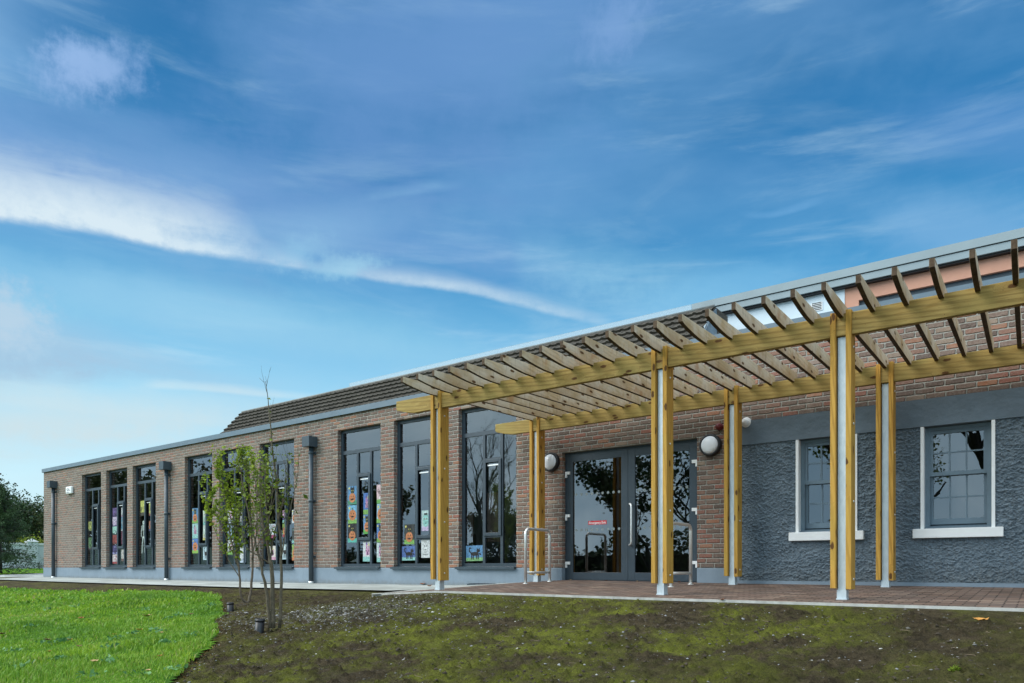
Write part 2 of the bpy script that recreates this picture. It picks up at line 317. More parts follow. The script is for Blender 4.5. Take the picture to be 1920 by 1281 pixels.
def timber_mat(name, ax, thin, tone, dark, weather=0.0, knot=(.10, .045, .012)):
    """sawn softwood: grain along local axis ax (0,1,2)"""
    m, t, b = mat(name, rough=.75, spec=.25)
    oi = t.n('ShaderNodeObjectInfo').outputs
    o = objc(t); off = t.vm('SCALE', t.comb(13.1, 7.7, 5.3)); L(t, t.m('MULTIPLY', oi['Random'], 3.0), off.node.inputs['Scale'])
    p = t.vm('ADD', o, off)
    sc = [9.0, 9.0, 9.0]; sc[ax] = .8
    g = t.vm('MULTIPLY', p, tuple(sc))
    wv = t.noise(g, 3.0, 6, .6, 1.6)
    px_c = t.sep(p); gcoord = px_c[ax]
    cross = t.m('ADD', px_c[0], px_c[1]) if ax == 2 else px_c[2]
    if ax == 0: cross = t.m('ADD', cross, t.m('MULTIPLY', px_c[1], 1.0))
    if ax == 1: cross = t.m('ADD', cross, px_c[0])
    vk = t.n('ShaderNodeTexVoronoi', {'Vector': t.comb(t.m('MULTIPLY', gcoord, 2.6), t.m('MULTIPLY', cross, 6.5)), 'Scale': 1.0}, voronoi_dimensions='2D')
    kd = t.m('ADD', vk.outputs['Distance'], t.m('MULTIPLY', t.m('SUBTRACT', t.noise(p, 24, 3), .5), .14))
    kr, kg, _ = t.sep(vk.outputs['Color'])
    on = t.m('GREATER_THAN', kr, .5)
    kf = t.m('MULTIPLY', t.mr(kd, .135, .08), on); halo = t.m('MULTIPLY', t.mr(kd, .42, .12), on)
    rings = t.n('ShaderNodeTexWave', {'Vector': t.vm('ADD', g, t.vm('SCALE', t.comb(halo, halo, halo))), 'Scale': 1.3, 'Distortion': 6.0, 'Detail': 3.0, 'Detail Scale': .6}, wave_type='BANDS', bands_direction='DIAGONAL').outputs['Fac']
    c = t.mix(t.mr(wv, .3, .72), tone, dark)
    c = t.mix(t.m('MULTIPLY', t.mr(rings, .45, .95), .5), c, [v * .55 for v in dark])
    c = t.mix(t.m('MULTIPLY', halo, .5), c, [v * .75 for v in dark])
    c = t.mix(t.mr(oi['Random'], 0, 1, 0, .6, False), c, [tone[0] * .70, tone[1] * .74, tone[2] * .7])
    if weather:
        wn = t.noise(p, 2.2, 5, .7, .3); c = t.mix(t.mr(wn, .36, .62, 0, weather), c, (.68, .61, .50))
        st = [30.0, 30.0, 30.0]; st[2] = 2.5
        sn = t.noise(t.vm('MULTIPLY', p, tuple(st)), 1.0, 5, .7); c = t.mix(t.mr(sn, .55, .72, 0, .6), c, (.17, .115, .065)); c = t.mix(t.mr(t.noise(p, 1.3, 3), .5, .62, 0, .55), c, (.40, .27, .13))
        spk = t.noise(p, 38, 4, .6); c = t.mix(t.mr(spk, .66, .74, 0, .85), c, (.06, .045, .03))
        rs = t.noise(t.vm('ADD', p, (4, 4, 4)), 3.2, 3, .5); c = t.mix(t.mr(rs, .6, .7, 0, .5), c, (.40, .17, .05))
    else:
        gn = t.noise(p, 1.7, 4, .6); c = t.mix(t.mr(gn, .5, .68, 0, .45), c, (tone[0] * .74, tone[1] * .86, tone[2] * .8))
        spk = t.noise(p, 45, 3, .5); c = t.mix(t.mr(spk, .70, .76, 0, .8), c, (.07, .04, .012))
    c = t.mix(kf, c, knot)
    L(t, c, b.inputs['Base Color'])
    bump(t, b, t.m('ADD', wv, t.m('MULTIPLY', t.noise(p, 120, 3), .4)), .003, .7)
    return m

def render_mat():
    m, t, b = mat('wet_dash_render', rough=.72, spec=.35); P = pos(t)
    w = t.n('ShaderNodeTexNoise', {'Vector': P, 'Scale': 30.0, 'Detail': 2.0}).outputs['Color']
    v = t.n('ShaderNodeTexVoronoi', {'Vector': t.vm('ADD', P, t.vm('SCALE', w)), 'Scale': 38.0, 'Randomness': 1.0}, feature='SMOOTH_F1')
    v.inputs['Vector'].links[0].from_node.inputs[1].links[0].from_node.inputs['Scale'].default_value = .03
    n = t.noise(P, 26, 6, .72, .6); n2 = t.noise(t.vm('ADD', P, (3, 3, 3)), 70, 4, .7)
    h = t.m('ADD', t.m('ADD', t.m('MULTIPLY', n, 1.6), t.m('MULTIPLY', n2, .5)), t.m('MULTIPLY', t.m('SUBTRACT', 1.0, v.outputs['Distance']), .7))
    c = t.mix(t.mr(t.noise(P, 2.0, 5, .6), .35, .65), (.145, .192, .23), (.19, .24, .28))
    x_, y_, z_ = t.sep(P); c = t.mix(t.mr(t.noise(P, 85, 3, .6), .56, .7, 0, .5), c, (.20, .25, .285)); c = t.mix(t.mr(t.noise(t.vm('ADD', P, (2, 9, 1)), 70, 3, .6), .55, .7, 0, .5), c, (.065, .09, .11))
    c = t.mix(t.m('MULTIPLY', t.mr(t.m('ADD', z_, t.m('MULTIPLY', t.noise(P, 7, 4, .7), .5)), .62, .22), .4), c, (.12, .12, .105))
    st = t.noise(t.vm('MULTIPLY', P, (9, 9, .6)), 1.0, 5, .65); c = t.mix(t.mr(st, .52, .72, 0, .35), c, (.085, .115, .14))
    L(t, c, b.inputs['Base Color']); bump(t, b, h, .012, 1.0)
    return m

def soil_mat():
    m, t, b = mat('soil_and_moss', rough=.95, spec=.15); P = pos(t); x, y, z = t.sep(P)
    n = t.noise(P, 9, 8, .7); n2 = t.noise(P, 40, 6, .75)
    c = t.mix(t.mr(n, .35, .68), (.046, .035, .019), (.115, .088, .050))
    c = t.mix(t.mr(n2, .54, .72, 0, .65), c, (.15, .125, .085)); c = t.mix(t.mr(n2, .46, .32, 0, .7), c, (.018, .013, .008))
    # moss film, thickest right of the saplings, thinning to the east and to the lawn
    reg = t.m('MULTIPLY', t.mr(x, -8.4, -5.2, .4, 1), t.mr(x, -1.6, -.2, 1, .4))
    ms = t.noise(t.vm('MULTIPLY', P, (1.0, .8, 1.0)), 1.5, 7, .66, .4)
    mo = t.m('MULTIPLY', t.mr(ms, .40, .60), reg)
    mc = t.mix(t.mr(t.noise(P, 3.0, 5, .6), .38, .64), (.105, .110, .020), (.205, .225, .028))
    c = t.mix(t.m('MULTIPLY', mo, t.mr(n2, .28, .56, .35, .97)), c, mc)
    # stony patch below the corner of the paving
    gx = t.m('DIVIDE', t.m('ADD', x, 7.3), 1.5); gy = t.m('DIVIDE', t.m('ADD', y, 4.5), .85)
    gr = t.mr(t.m('ADD', t.m('ADD', t.m('MULTIPLY', gx, gx), t.m('MULTIPLY', gy, gy)), t.m('MULTIPLY', t.m('SUBTRACT', n, .5), 2.4)), 1.3, .2)
    c = t.mix(t.m('MULTIPLY', gr, t.mr(n2, .45, .62, 0, .7)), c, (.13, .13, .125))
    # straw-coloured rim where the turf ends
    n5 = t.noise(t.vm('ADD', P, (7, 1, 3)), 75, 4, .75); c = t.mix(t.mr(n5, .45, .34, 0, .6), c, (.014, .012, .006)); c = t.mix(t.mr(n5, .60, .72, 0, .45), c, (.20, .17, .11))
    L(t, c, b.inputs['Base Color'])
    bump(t, b, t.m('ADD', n2, t.m('MULTIPLY', n5, .8)), .045, 1.0)
    return m

def paver_mat():
    m, t, b = mat('clay_pavers', rough=.7, spec=.3); P = pos(t); x, y, z = t.sep(P)
    w = t.m('MULTIPLY', t.m('SUBTRACT', t.noise(P, 12, 2), .5), .006)
    u = t.m('DIVIDE', t.m('ADD', x, w), .2); v = t.m('DIVIDE', t.m('ADD', y, w), .1)
    row = t.m('FLOOR', v); tt = t.m('ADD', u, t.m('MULTIPLY', t.m('MODULO', t.m('ADD', row, 200.0), 2.0), .5)); ci = t.m('FLOOR', tt)
    fu = t.m('FRACT', tt); fv = t.m('FRACT', v)
    du = t.m('MULTIPLY', t.m('MINIMUM', fu, t.m('SUBTRACT', 1.0, fu)), .2); dv = t.m('MULTIPLY', t.m('MINIMUM', fv, t.m('SUBTRACT', 1.0, fv)), .1)
    e = t.mr(t.m('MINIMUM', du, dv), .009, .004)
    wn = t.n('ShaderNodeTexWhiteNoise', {'Vector': t.comb(ci, row)}, noise_dimensions='3D').outputs['Value']
    c = t.ramp(wn, [(0, (.105, .068, .050)), (.3, (.165, .102, .074)), (.55, (.215, .14, .10)), (.75, (.14, .102, .078)), (.9, (.28, .20, .15))], 'CONSTANT')
    c = t.mix(t.mr(t.noise(P, 2.0, 5, .6), .35, .7, 0, .45), c, (.20, .15, .13))
    c = t.mix(t.mr(t.noise(P, 60, 4, .7), .55, .8, 0, .4), c, (.28, .22, .19))
    L(t, t.mix(e, c, (.018, .013, .010)), b.inputs['Base Color']); bump(t, b, t.m('SUBTRACT', 1.0, e), .006, .8)
    return m

def tile_mat():
    m, t, b = mat('concrete_roof_tiles', rough=.9, spec=.2); P = pos(t)
    n = t.noise(P, 6, 6, .7); c = t.mix(t.mr(n, .35, .68), (.048, .043, .036), (.095, .085, .07))
    c = t.mix(t.mr(t.noise(P, 28, 5, .7), .5, .72, 0, .7), c, (.17, .16, .13))
    L(t, c, b.inputs['Base Color']); bump(t, b, t.noise(P, 70, 4, .7), .008, .6)
    return m

def concrete_mat():
    m, t, b = mat('path_concrete', rough=.85, spec=.25); P = pos(t)
    c = t.mix(t.mr(t.noise(P, 1.2, 6, .65), .35, .68), (.30, .31, .285), (.44, .46, .43))
    c = t.mix(t.mr(t.noise(P, 9, 5, .7), .55, .75, 0, .5), c, (.22, .22, .19))
    L(t, c, b.inputs['Base Color']); bump(t, b, t.noise(P, 90, 4), .003, .5)
    return m

def leaf_mat(name, c0, c1, scale=2.0, trans=.25):
    m, t, b = mat(name, rough=.55, spec=.3); P = pos(t)
    c = t.mix(t.mr(t.noise(P, scale, 3), .38, .62), c0, c1)
    at = t.n('ShaderNodeAttribute'); at.attribute_name = 'tint'
    c = t.mix(at.outputs['Fac'], c, [min(1, v * 1.7) for v in c1])
    L(t, c, b.inputs['Base Color'])
    b.inputs['Transmission Weight'].default_value = 0.0
    tr = t.n('ShaderNodeBsdfTranslucent', {'Color': c}); mx = t.n('ShaderNodeMixShader', {0: trans, 1: b.outputs[0], 2: tr.outputs[0]})
    out = [n for n in t.t.nodes if n.type == 'OUTPUT_MATERIAL'][0]; L(t, mx.outputs[0], out.inputs[0])
    return m

def glass_mat(name, ior=1.75, tint=(.62, .70, .70), rough=.0, wob=0.0, boost=0.0):
    m = bpy.data.materials.new(name); m.use_nodes = True; t = NT(m.node_tree); m.node_tree.nodes.clear()
    out = t.n('ShaderNodeOutputMaterial')
    fr = t.n('ShaderNodeFresnel', {'IOR': ior}); gl = t.n('ShaderNodeBsdfGlossy', {'Color': (.95, .98, 1, 1), 'Roughness': rough})
    if wob:
        bp = t.n('ShaderNodeBump', {'Height': t.noise(pos(t), 2.2, 2), 'Distance': wob}); L(t, bp.outputs[0], gl.inputs['Normal'])
    tr = t.n('ShaderNodeBsdfTransparent', {'Color': tuple(tint) + (1,)})
    f = t.m('ADD', fr.outputs[0], boost, clamp=True)
    mx = t.n('ShaderNodeMixShader', {0: f, 1: tr.outputs[0], 2: gl.outputs[0]}); L(t, mx.outputs[0], out.inputs[0])
    return m

M = {}
M['brick'] = brick_mat(); M['render'] = render_mat(); M['soil'] = soil_mat(); M['paver'] = paver_mat(); M['tile'] = tile_mat(); M['concrete'] = concrete_mat()
M['post'] = timber_mat('treated_pine_post', 2, 1, (.62, .355, .075), (.45, .22, .038))
M['beam'] = timber_mat('treated_pine_beam', 0, 1, (.44, .31, .105), (.31, .20, .055))
M['rafter'] = timber_mat('weathered_pine_rafter', 1, 0, (.68, .51, .31), (.56, .38, .20), .65)
m, t, b = mat('painted_plinth', rough=.6); P = pos(t); x_, y_, z_ = t.sep(P)
c = t.mix(t.mr(t.noise(P, 1.6, 6, .65), .3, .7), (.175, .23, .28), (.215, .275, .33)); st = t.noise(t.vm('MULTIPLY', P, (7, 7, .8)), 1.0, 5, .65); c = t.mix(t.mr(st, .52, .75, 0, .35), c, (.13, .165, .19))
c = t.mix(t.m('MULTIPLY', t.mr(t.m('ADD', z_, t.m('MULTIPLY', t.noise(P, 9, 5, .7), .22)), .12, -.04), .55), c, (.13, .12, .09)); L(t, c, b.inputs['Base Color']); bump(t, b, t.noise(P, 40, 4), .003); M['plinth'] = m
M['band'] = worn('painted_band', (.115, .155, .19), .55, .12, 2.0, bmp=.008, bs=12)
M['frame'] = worn('grey_powder_coat', (.034, .052, .068), .38, .08, 4)
M['frame2'] = worn('sash_paint', (.13, .19, .235), .5, .08, 4)
M['fascia'] = worn('grey_fascia', (.115, .165, .205), .35, .08, 2)
M['pipe'] = worn('anthracite_pipe', (.040, .060, .075), .35, .1, 5)
M['white'] = worn('white_paint', (.82, .83, .82), .55, .03, 5)
M['steel'] = None
m, t, b = mat('galvanised_steel', (.6, .67, .7), .42, .35); P = pos(t)
c = t.mix(t.mr(t.noise(t.vm('MULTIPLY', P, (1, 1, .35)), 22, 5, .7), .35, .65), (.51, .59, .63), (.62, .70, .735))
c = t.mix(t.mr(t.noise(t.vm('MULTIPLY', P, (3, 3, 14)), 6, 5, .8), .66, .73, 0, .7), c, (.16, .18, .19))
L(t, c, b.inputs['Base Color']); M['steel'] = m
M['chrome'] = mat('brushed_stainless', (.80, .80, .78), .42, .75)[0]
M['black'] = mat('black_plastic', (.012, .013, .016), .4)[0]
M['opal'] = mat('opal_diffuser', (.80, .82, .86), .25)[0]
M['dark'] = mat('dark_gap', (.01, .01, .012), .6)[0]
M['glass'] = glass_mat('window_glass', 2.2, (.98, 1.0, 1.0), wob=.00015, boost=.0)
M['glass2'] = glass_mat('old_sash_glass', 2.0, (.45, .48, .48), wob=.0007, boost=.03)
M['doorglass'] = glass_mat('door_glass', 2.0, (.45, .5, .5), wob=.0004, boost=.04)
M['salmon'] = worn('salmon_render', (.56, .29, .20), .8, .05, 2)
M['paleblue'] = worn('pale_wall', (.62, .72, .78), .7, .05, 1.5)
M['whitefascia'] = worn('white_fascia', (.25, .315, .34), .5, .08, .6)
M['int'] = worn('classroom_wall', (.24, .28, .26), .8, .05, .6)
M['intfloor'] = mat('classroom_floor', (.16, .13, .10), .5)[0]
M['ceil'] = mat('classroom_ceiling', (.16, .18, .19), .8)[0]
M['barkA'] = worn('sapling_bark', (.13, .10, .07), .85, .35, 30, bmp=.003, bs=90)
M['barkB'] = worn('grey_green_bark', (.125, .10, .065), .85, .3, 20, bmp=.003, bs=70)
M['barkD'] = worn('dark_bark', (.05, .04, .03), .9, .3, 8)
M['leafA'] = leaf_mat('fresh_leaf', (.10, .165, .012), (.27, .34, .03), 6, .35)
M['leafB'] = leaf_mat('autumn_green_leaf', (.055, .10, .012), (.15, .19, .025), 5, .3)
M['leafD'] = leaf_mat('dark_foliage', (.018, .032, .012), (.045, .07, .02), 1.2, .15)
M['conif'] = leaf_mat('conifer_foliage', (.016, .036, .018), (.05, .095, .03), 1.0, .1)
M['olive'] = leaf_mat('olive_foliage', (.035, .05, .015), (.085, .105, .03), .8, .15)
M['lime'] = leaf_mat('lime_shrub_foliage', (.12, .17, .01), (.24, .29, .02), 1.5, .25)
M['brownleaf'] = leaf_mat('brown_hedge_foliage', (.05, .025, .015), (.10, .06, .03), 3, .15)
M['pebble'] = None
m, t, b = mat('pebbles', rough=.85); at = t.n('ShaderNodeAttribute'); at.attribute_name = 'tint'
L(t, t.ramp(at.outputs['Fac'], [(0, (.06, .055, .04)), (.4, (.15, .145, .13)), (.75, (.28, .28, .29)), (1, (.50, .48, .42))]), b.inputs['Base Color']); M['pebble'] = m
m, t, b = mat('grass_blade', rough=.5, spec=.25); at = t.n('ShaderNodeAttribute'); at.attribute_name = 'tint'; P = pos(t)
c = t.ramp(at.outputs['Fac'], [(0, (.10, .20, .022)), (.42, (.24, .41, .028)), (.75, (.35, .51, .04)), (.93, (.44, .48, .08)), (1, (.42, .38, .14))])
c = t.mix(t.mr(t.noise(P, .8, 4), .38, .62, 0, .5), c, (.14, .30, .045))
L(t, c, b.inputs['Base Color']); tr = t.n('ShaderNodeBsdfTranslucent', {'Color': c}); mx = t.n('ShaderNodeMixShader', {0: .35, 1: b.outputs[0], 2: tr.outputs[0]})
L(t, mx.outputs[0], [n for n in t.t.nodes if n.type == 'OUTPUT_MATERIAL'][0].inputs[0]); M['grass'] = m
m, t, b = mat('turf', rough=.9, spec=.1); P = pos(t)
c = t.mix(t.mr(t.noise(P, 2.2, 6, .65), .36, .64), (.055, .15, .012), (.13, .27, .018)); c = t.mix(t.mr(t.noise(P, 40, 4, .7), .4, .7, 0, .5), c, (.04, .10, .01))
L(t, c, b.inputs['Base Color']); bump(t, b, t.noise(P, 60, 4, .7), .03); M['turf'] = m

# ------------------------------------------------------------------ terrain
def zw(x): return np.interp(x, [-29, -20.9, -13.6, -9.3, -7.45, -6.8, -3.7, 3], [-.10, -.12, -.125, -.107, -.02, .015, .0, -.007])
def zback(x): return np.interp(x, [-70, -50, -45, -40, -29], [.25, .18, -.07, -.12, -.10])
def Dedge(x): return np.interp(x, [-44, -40, -31, -28.5, -8.7, -7.75], [17, 12.7, 9.75, 8.9, 8.9, 7.35])
def zpath(x, y):
    zz = zw(x) - .033 * np.maximum(0, -y)
    return np.where(x < -29, zback(x) - .033 * np.maximum(0, -y), zz)
def ground(x, y):
    x = np.asarray(x, float); y = np.asarray(y, float); dp = y + D; de = Dedge(x)
    ye = de - D; ze = zpath(x, ye) - np.where(x > -8.2, .008, .022)
    zl = ze - (ze + 1.05) * (1 - np.clip(dp, -6, None) / de)
    zl = np.where(dp < 0, -1.05 + .03 * np.clip(dp, -30, 0), zl)
    zin = np.where(x < -29, zback(x) - .004, zpath(x, y) - .06)
    zin = np.where((x > -28.8) & (y > .2), -.4, zin)
    return np.where(dp < de, zl, zin)
def fnoise(x, y, scale, seed, octv=4):
    r = np.random.default_rng(seed); g = r.random((256, 256)); out = 0; amp = 1; tot = 0
    for o in range(octv):
        u = x * scale * 2 ** o + 17.3 * o; v = y * scale * 2 ** o + 9.1 * o
        i = np.floor(u).astype(int); j = np.floor(v).astype(int); fu = u - i; fv = v - j
        fu = fu * fu * (3 - 2 * fu); fv = fv * fv * (3 - 2 * fv)
        a = g[i % 256, j % 256]; b_ = g[(i + 1) % 256, j % 256]; c_ = g[i % 256, (j + 1) % 256]; d_ = g[(i + 1) % 256, (j + 1) % 256]
        out = out + amp * ((a * (1 - fu) + b_ * fu) * (1 - fv) + (c_ * (1 - fu) + d_ * fu) * fv - .5); tot += amp; amp *= .55
    return out / tot
def poly_mask(px, py, poly):
    ins = np.zeros(px.shape, bool); n = len(poly)
    for i in range(n):
        x1, y1 = poly[i]; x2, y2 = poly[(i + 1) % n]
        cond = ((y1 > py) != (y2 > py)) & (px < (x2 - x1) * (py - y1) / (y2 - y1 + 1e-12) + x1); ins ^= cond
    return ins
def pix_ground(px, py):
    """world point of the bare ground under a photo pixel"""
    p = math.atan((px - 960) / F_PX); a = TH - p; tz = (1064 - py) / F_PX * math.cos(p)
    lo, prev = 1.5, None; r = 1.5
    while r < 80:
        x, y = -math.sin(a) * r, -D + math.cos(a) * r
        if EYE + tz * r < float(ground(x, y)): break
        r += .02
    return -math.sin(a) * r, -D + math.cos(a) * r, EYE + tz * r
def grid_mesh(name, xs, ys, zf, m, mask=None, smooth=True):
    X_, Y_ = np.meshgrid(xs, ys, indexing='ij'); Z_ = zf(X_, Y_); nx, ny = X_.shape
    co_ = np.stack([X_, Y_, Z_], -1).reshape(-1, 3)
    ii, jj = np.meshgrid(np.arange(nx - 1), np.arange(ny - 1), indexing='ij')
    a = (ii * ny + jj).ravel(); q = np.stack([a, a + ny, a + ny + 1, a + 1], 1)
    if mask is not None:
        cx = co_[q].mean(1); q = q[mask(cx[:, 0], cx[:, 1])]
        used, inv = np.unique(q.ravel(), return_inverse=True); co_ = co_[used]; q = inv.reshape(-1, 4)
    me = bpy.data.meshes.new(name); me.vertices.add(len(co_)); me.vertices.foreach_set('co', co_.ravel().astype(np.float32))
    me.loops.add(q.size); me.loops.foreach_set('vertex_index', q.ravel().astype(np.int32))
    me.polygons.add(len(q)); me.polygons.foreach_set('loop_start', np.arange(0, q.size, 4, dtype=np.int32)); me.polygons.foreach_set('loop_total', np.full(len(q), 4, np.int32))
    me.polygons.foreach_set('use_smooth', np.full(len(q), smooth)); me.materials.append(m); me.update(calc_edges=True); me.validate()
    return link(name, me)

LAWN_PX = [(0, 1102.7), (87, 1107), (140, 1110), (182, 1112.5), (240, 1108), (328, 1110), (380, 1112), (404, 1117), (414, 1127), (416, 1146), (404, 1166), (406, 1191), (394, 1217), (352, 1246), (326, 1272), (312, 1290), (296, 1330)]
lawn_poly = [pix_ground(*p)[:2] for p in LAWN_PX]
lawn_poly = [(-42, -3.5), (-30, -2.4)] + lawn_poly + [(-2.0, -11), (-2.0, -30), (-60, -30), (-60, -3.0)]
def soil_z(x, y):
    z = ground(x, y); dp = y + D; vis = (dp < Dedge(x) - .12)
    near = np.clip((x + 26) / 6, 0, 1)
    n = fnoise(x, y, .55, 1, 3) * .09 + fnoise(x, y, 3.1, 2, 4) * .05 + np.abs(fnoise(x, y, 9.0, 3, 4)) * .055 * near
    lump = fnoise(x, y, 20.0, 5, 3); n = n + np.where(lump > .08, (lump - .08) * .16, 0) * near + fnoise(x, y, 34.0, 6, 2) * .022 * near
    n = np.where(poly_mask(x, y, lawn_poly), n * .3, n)
    fade = np.clip((Dedge(x) - .05 - dp) / .25, 0, 1); return z + (n - .012) * fade * np.where(dp > -12, 1, 0)
xs = np.concatenate([np.linspace(-400, -60, 12), np.arange(-58, -30, 2.0), np.arange(-30, -14, .25), np.arange(-14, -9, .035), np.arange(-9, 1.2, .0175), np.arange(1.2, 2.1, .1), np.linspace(2.2, 10, 14), np.linspace(14, 400, 12)])
ys = np.concatenate([np.linspace(-400, -40, 10), np.arange(-38, -11, 2.0), np.arange(-11, -8.6, .2), np.arange(-8.6, -8.0, .05), np.arange(-8.0, -3.1, .0175), np.arange(-3.1, -1.55, .035), np.arange(-1.55, 2.5, .25), np.arange(3, 24, 2.0), np.linspace(26, 400, 12)])
tag(grid_mesh('ground', xs, ys, soil_z, M['soil']), kind='structure')
def lawn_z(x, y): return ground(x, y) + fnoise(x, y, .55, 1, 3) * .03 + fnoise(x, y, 2.1, 8, 3) * .03 + .018
lx = np.concatenate([np.arange(-60, -20, .5), np.arange(-20, -1.9, .09)]); ly = np.concatenate([np.arange(-30, -12, 1.0), np.arange(-12, 0, .07)])
tag(grid_mesh('lawn', lx, ly, lawn_z, M['turf'], lambda x, y: poly_mask(x, y, lawn_poly) & (y + D < Dedge(x) - .2)), kind='structure')
# path of concrete along the wall and round the far corner
path_poly = [(-7.2, 0.3), (-7.9, -3.3), (-8.05, -3.32), (-8.7, -1.75), (-28.6, -1.72), (-31, -.9), (-40, 2.0), (-43.5, 5.0), (-43.5, 14), (-28.8, 14), (-28.8, .3)]
px_ = np.concatenate([np.arange(-44, -29, .5), np.arange(-29, -7.0, .1)]); py_ = np.concatenate([np.arange(-3.4, .3, .05), np.arange(.3, 14.2, .5)])
tag(grid_mesh('path', px_, py_, lambda x, y: zpath(x, y) + .006, M['concrete'], lambda x, y: poly_mask(x, y, path_poly)), kind='structure')
bl_poly = [(-43.6, 5.0), (-40.1, 2.0), (-31.1, -.85), (-33, -1.9), (-42, -1.2), (-49.6, -1), (-49.6, 16), (-43.6, 16)]
tag(grid_mesh('back_lawn', np.arange(-50, -31, .4), np.arange(-2, 16, .4), lambda x, y: zback(x) + .03 + fnoise(x, y, .4, 4, 3) * .05, M['turf'], lambda x, y: poly_mask(x, y, bl_poly)), kind='structure')
pave_poly = [(-7.45, 0.2), (-8.02, -3.216), (6, -3.216), (6, .2)]
tag(grid_mesh('paving', np.concatenate([np.arange(-8.1, -6.7, .05), np.arange(-6.7, 6.1, .4)]), np.linspace(-3.216, .19, 21), lambda x, y: zpath(x, y) + .012, M['paver'], lambda x, y: poly_mask(x, y, pave_poly)), kind='structure')
b = MB(); kx = np.concatenate([np.arange(-8.1, -6.6, .25), np.arange(-6.6, 6.1, .6)])
for a, c in zip(kx[:-1], kx[1:]):
    za, zc = float(zpath(a, -3.22)) + .016, float(zpath(c, -3.22)) + .016
    b.add([(a, -3.25, za - .16), (c, -3.25, zc - .16), (c, -3.25, zc), (a, -3.25, za), (a, -3.215, za - .16), (c, -3.215, zc - .16), (c, -3.215, zc), (a, -3.215, za)],
          [(0, 1, 2, 3), (3, 2, 6, 7), (5, 4, 7, 6)])
tag(b.build('kerb_edging', worn('pale_kerb', (.42, .42, .39), .8, .2, 9)), kind='structure')

# ------------------------------------------------------------------ school wing: brick wall with nine tall windows and the entrance
GY = .10            # how deep frames sit behind the brick face
WIN = [-25.84, -24.09, -22.34, -19.34, -17.60, -15.79, -12.807, -11.0, -9.2]
WW, WZ0, WZ1 = 1.40, .245, 3.34
DX0, DX1, DZ = -6.80, -4.325, 2.262
XL, XJ, XR = -28.94, -3.65, 5.0
wing = empty('school_wing', (-16, 0, 0), label='long brick school wing with grey plinth, nine tall narrow windows and double glass doors', cat='building')
def W(o): o.matrix_parent_inverse = wing.matrix_world.inverted() if False else Matrix.Translation((16, 0, 0)); return o
holes = [(x, x + WW, WZ0, WZ1) for x in WIN] + [(DX0, DX1, -1, DZ)]
W(holed_wall(XL, XJ, .242, 3.70, 0, .30, holes + [(DX0, DX1, .242, DZ)]).build('brick_wall', M['brick'], wing))
b = MB()
for x0, x1 in ((XL - .012, DX0), (DX1, XJ - .004)): b.box(x0, x1, -.012, .3, -.45, .24)
W(b.build('plinth', M['plinth'], wing, bevel=.008))
b = MB(); b.box(XL - .05, XJ, -.045, .34, 3.70, 3.712); b.box(XL - .05, XJ, -.05, -.03, 3.66, 3.785); b.box(XL - .055, XL - .03, -.03, 8, 3.66, 3.785); b.box(XL - .03, XJ, -.03, .34, 3.765, 3.783)
W(b.build('parapet_fascia', M['fascia'], wing))
b = MB(); b.box(XL, XL + .3, .3, 8, -.45, 3.70); b.box(XL, XJ, 8, 8.3, -.45, 3.70)
W(b.build('gable_wall', M['brick'], wing))
b = MB(); b.box(XL + .3, XJ, .3, 8, 3.40, 3.55); W(b.build('flat_roof', M['ceil'], wing))
b = MB(); b.box(XL + .3, XJ, .3, 8, -.1, -.02); W(b.build('room_floor', M['intfloor'], wing))
b = MB(); b.box(XL + .32, XJ, 5.6, 5.7, -.02, 3.4)
for x in (-20.8, -13.9, -7.35): b.box(x, x + .12, .30, 5.6, -.02, 3.4)
W(b.build('room_wall', M['int'], wing))

def frame_bars(b, X0, w, d0, d1, bars): 
    for (a, c, z0, z1) in bars: b.box(X0 + a * w, X0 + c * w, d0, d1, z0, z1)
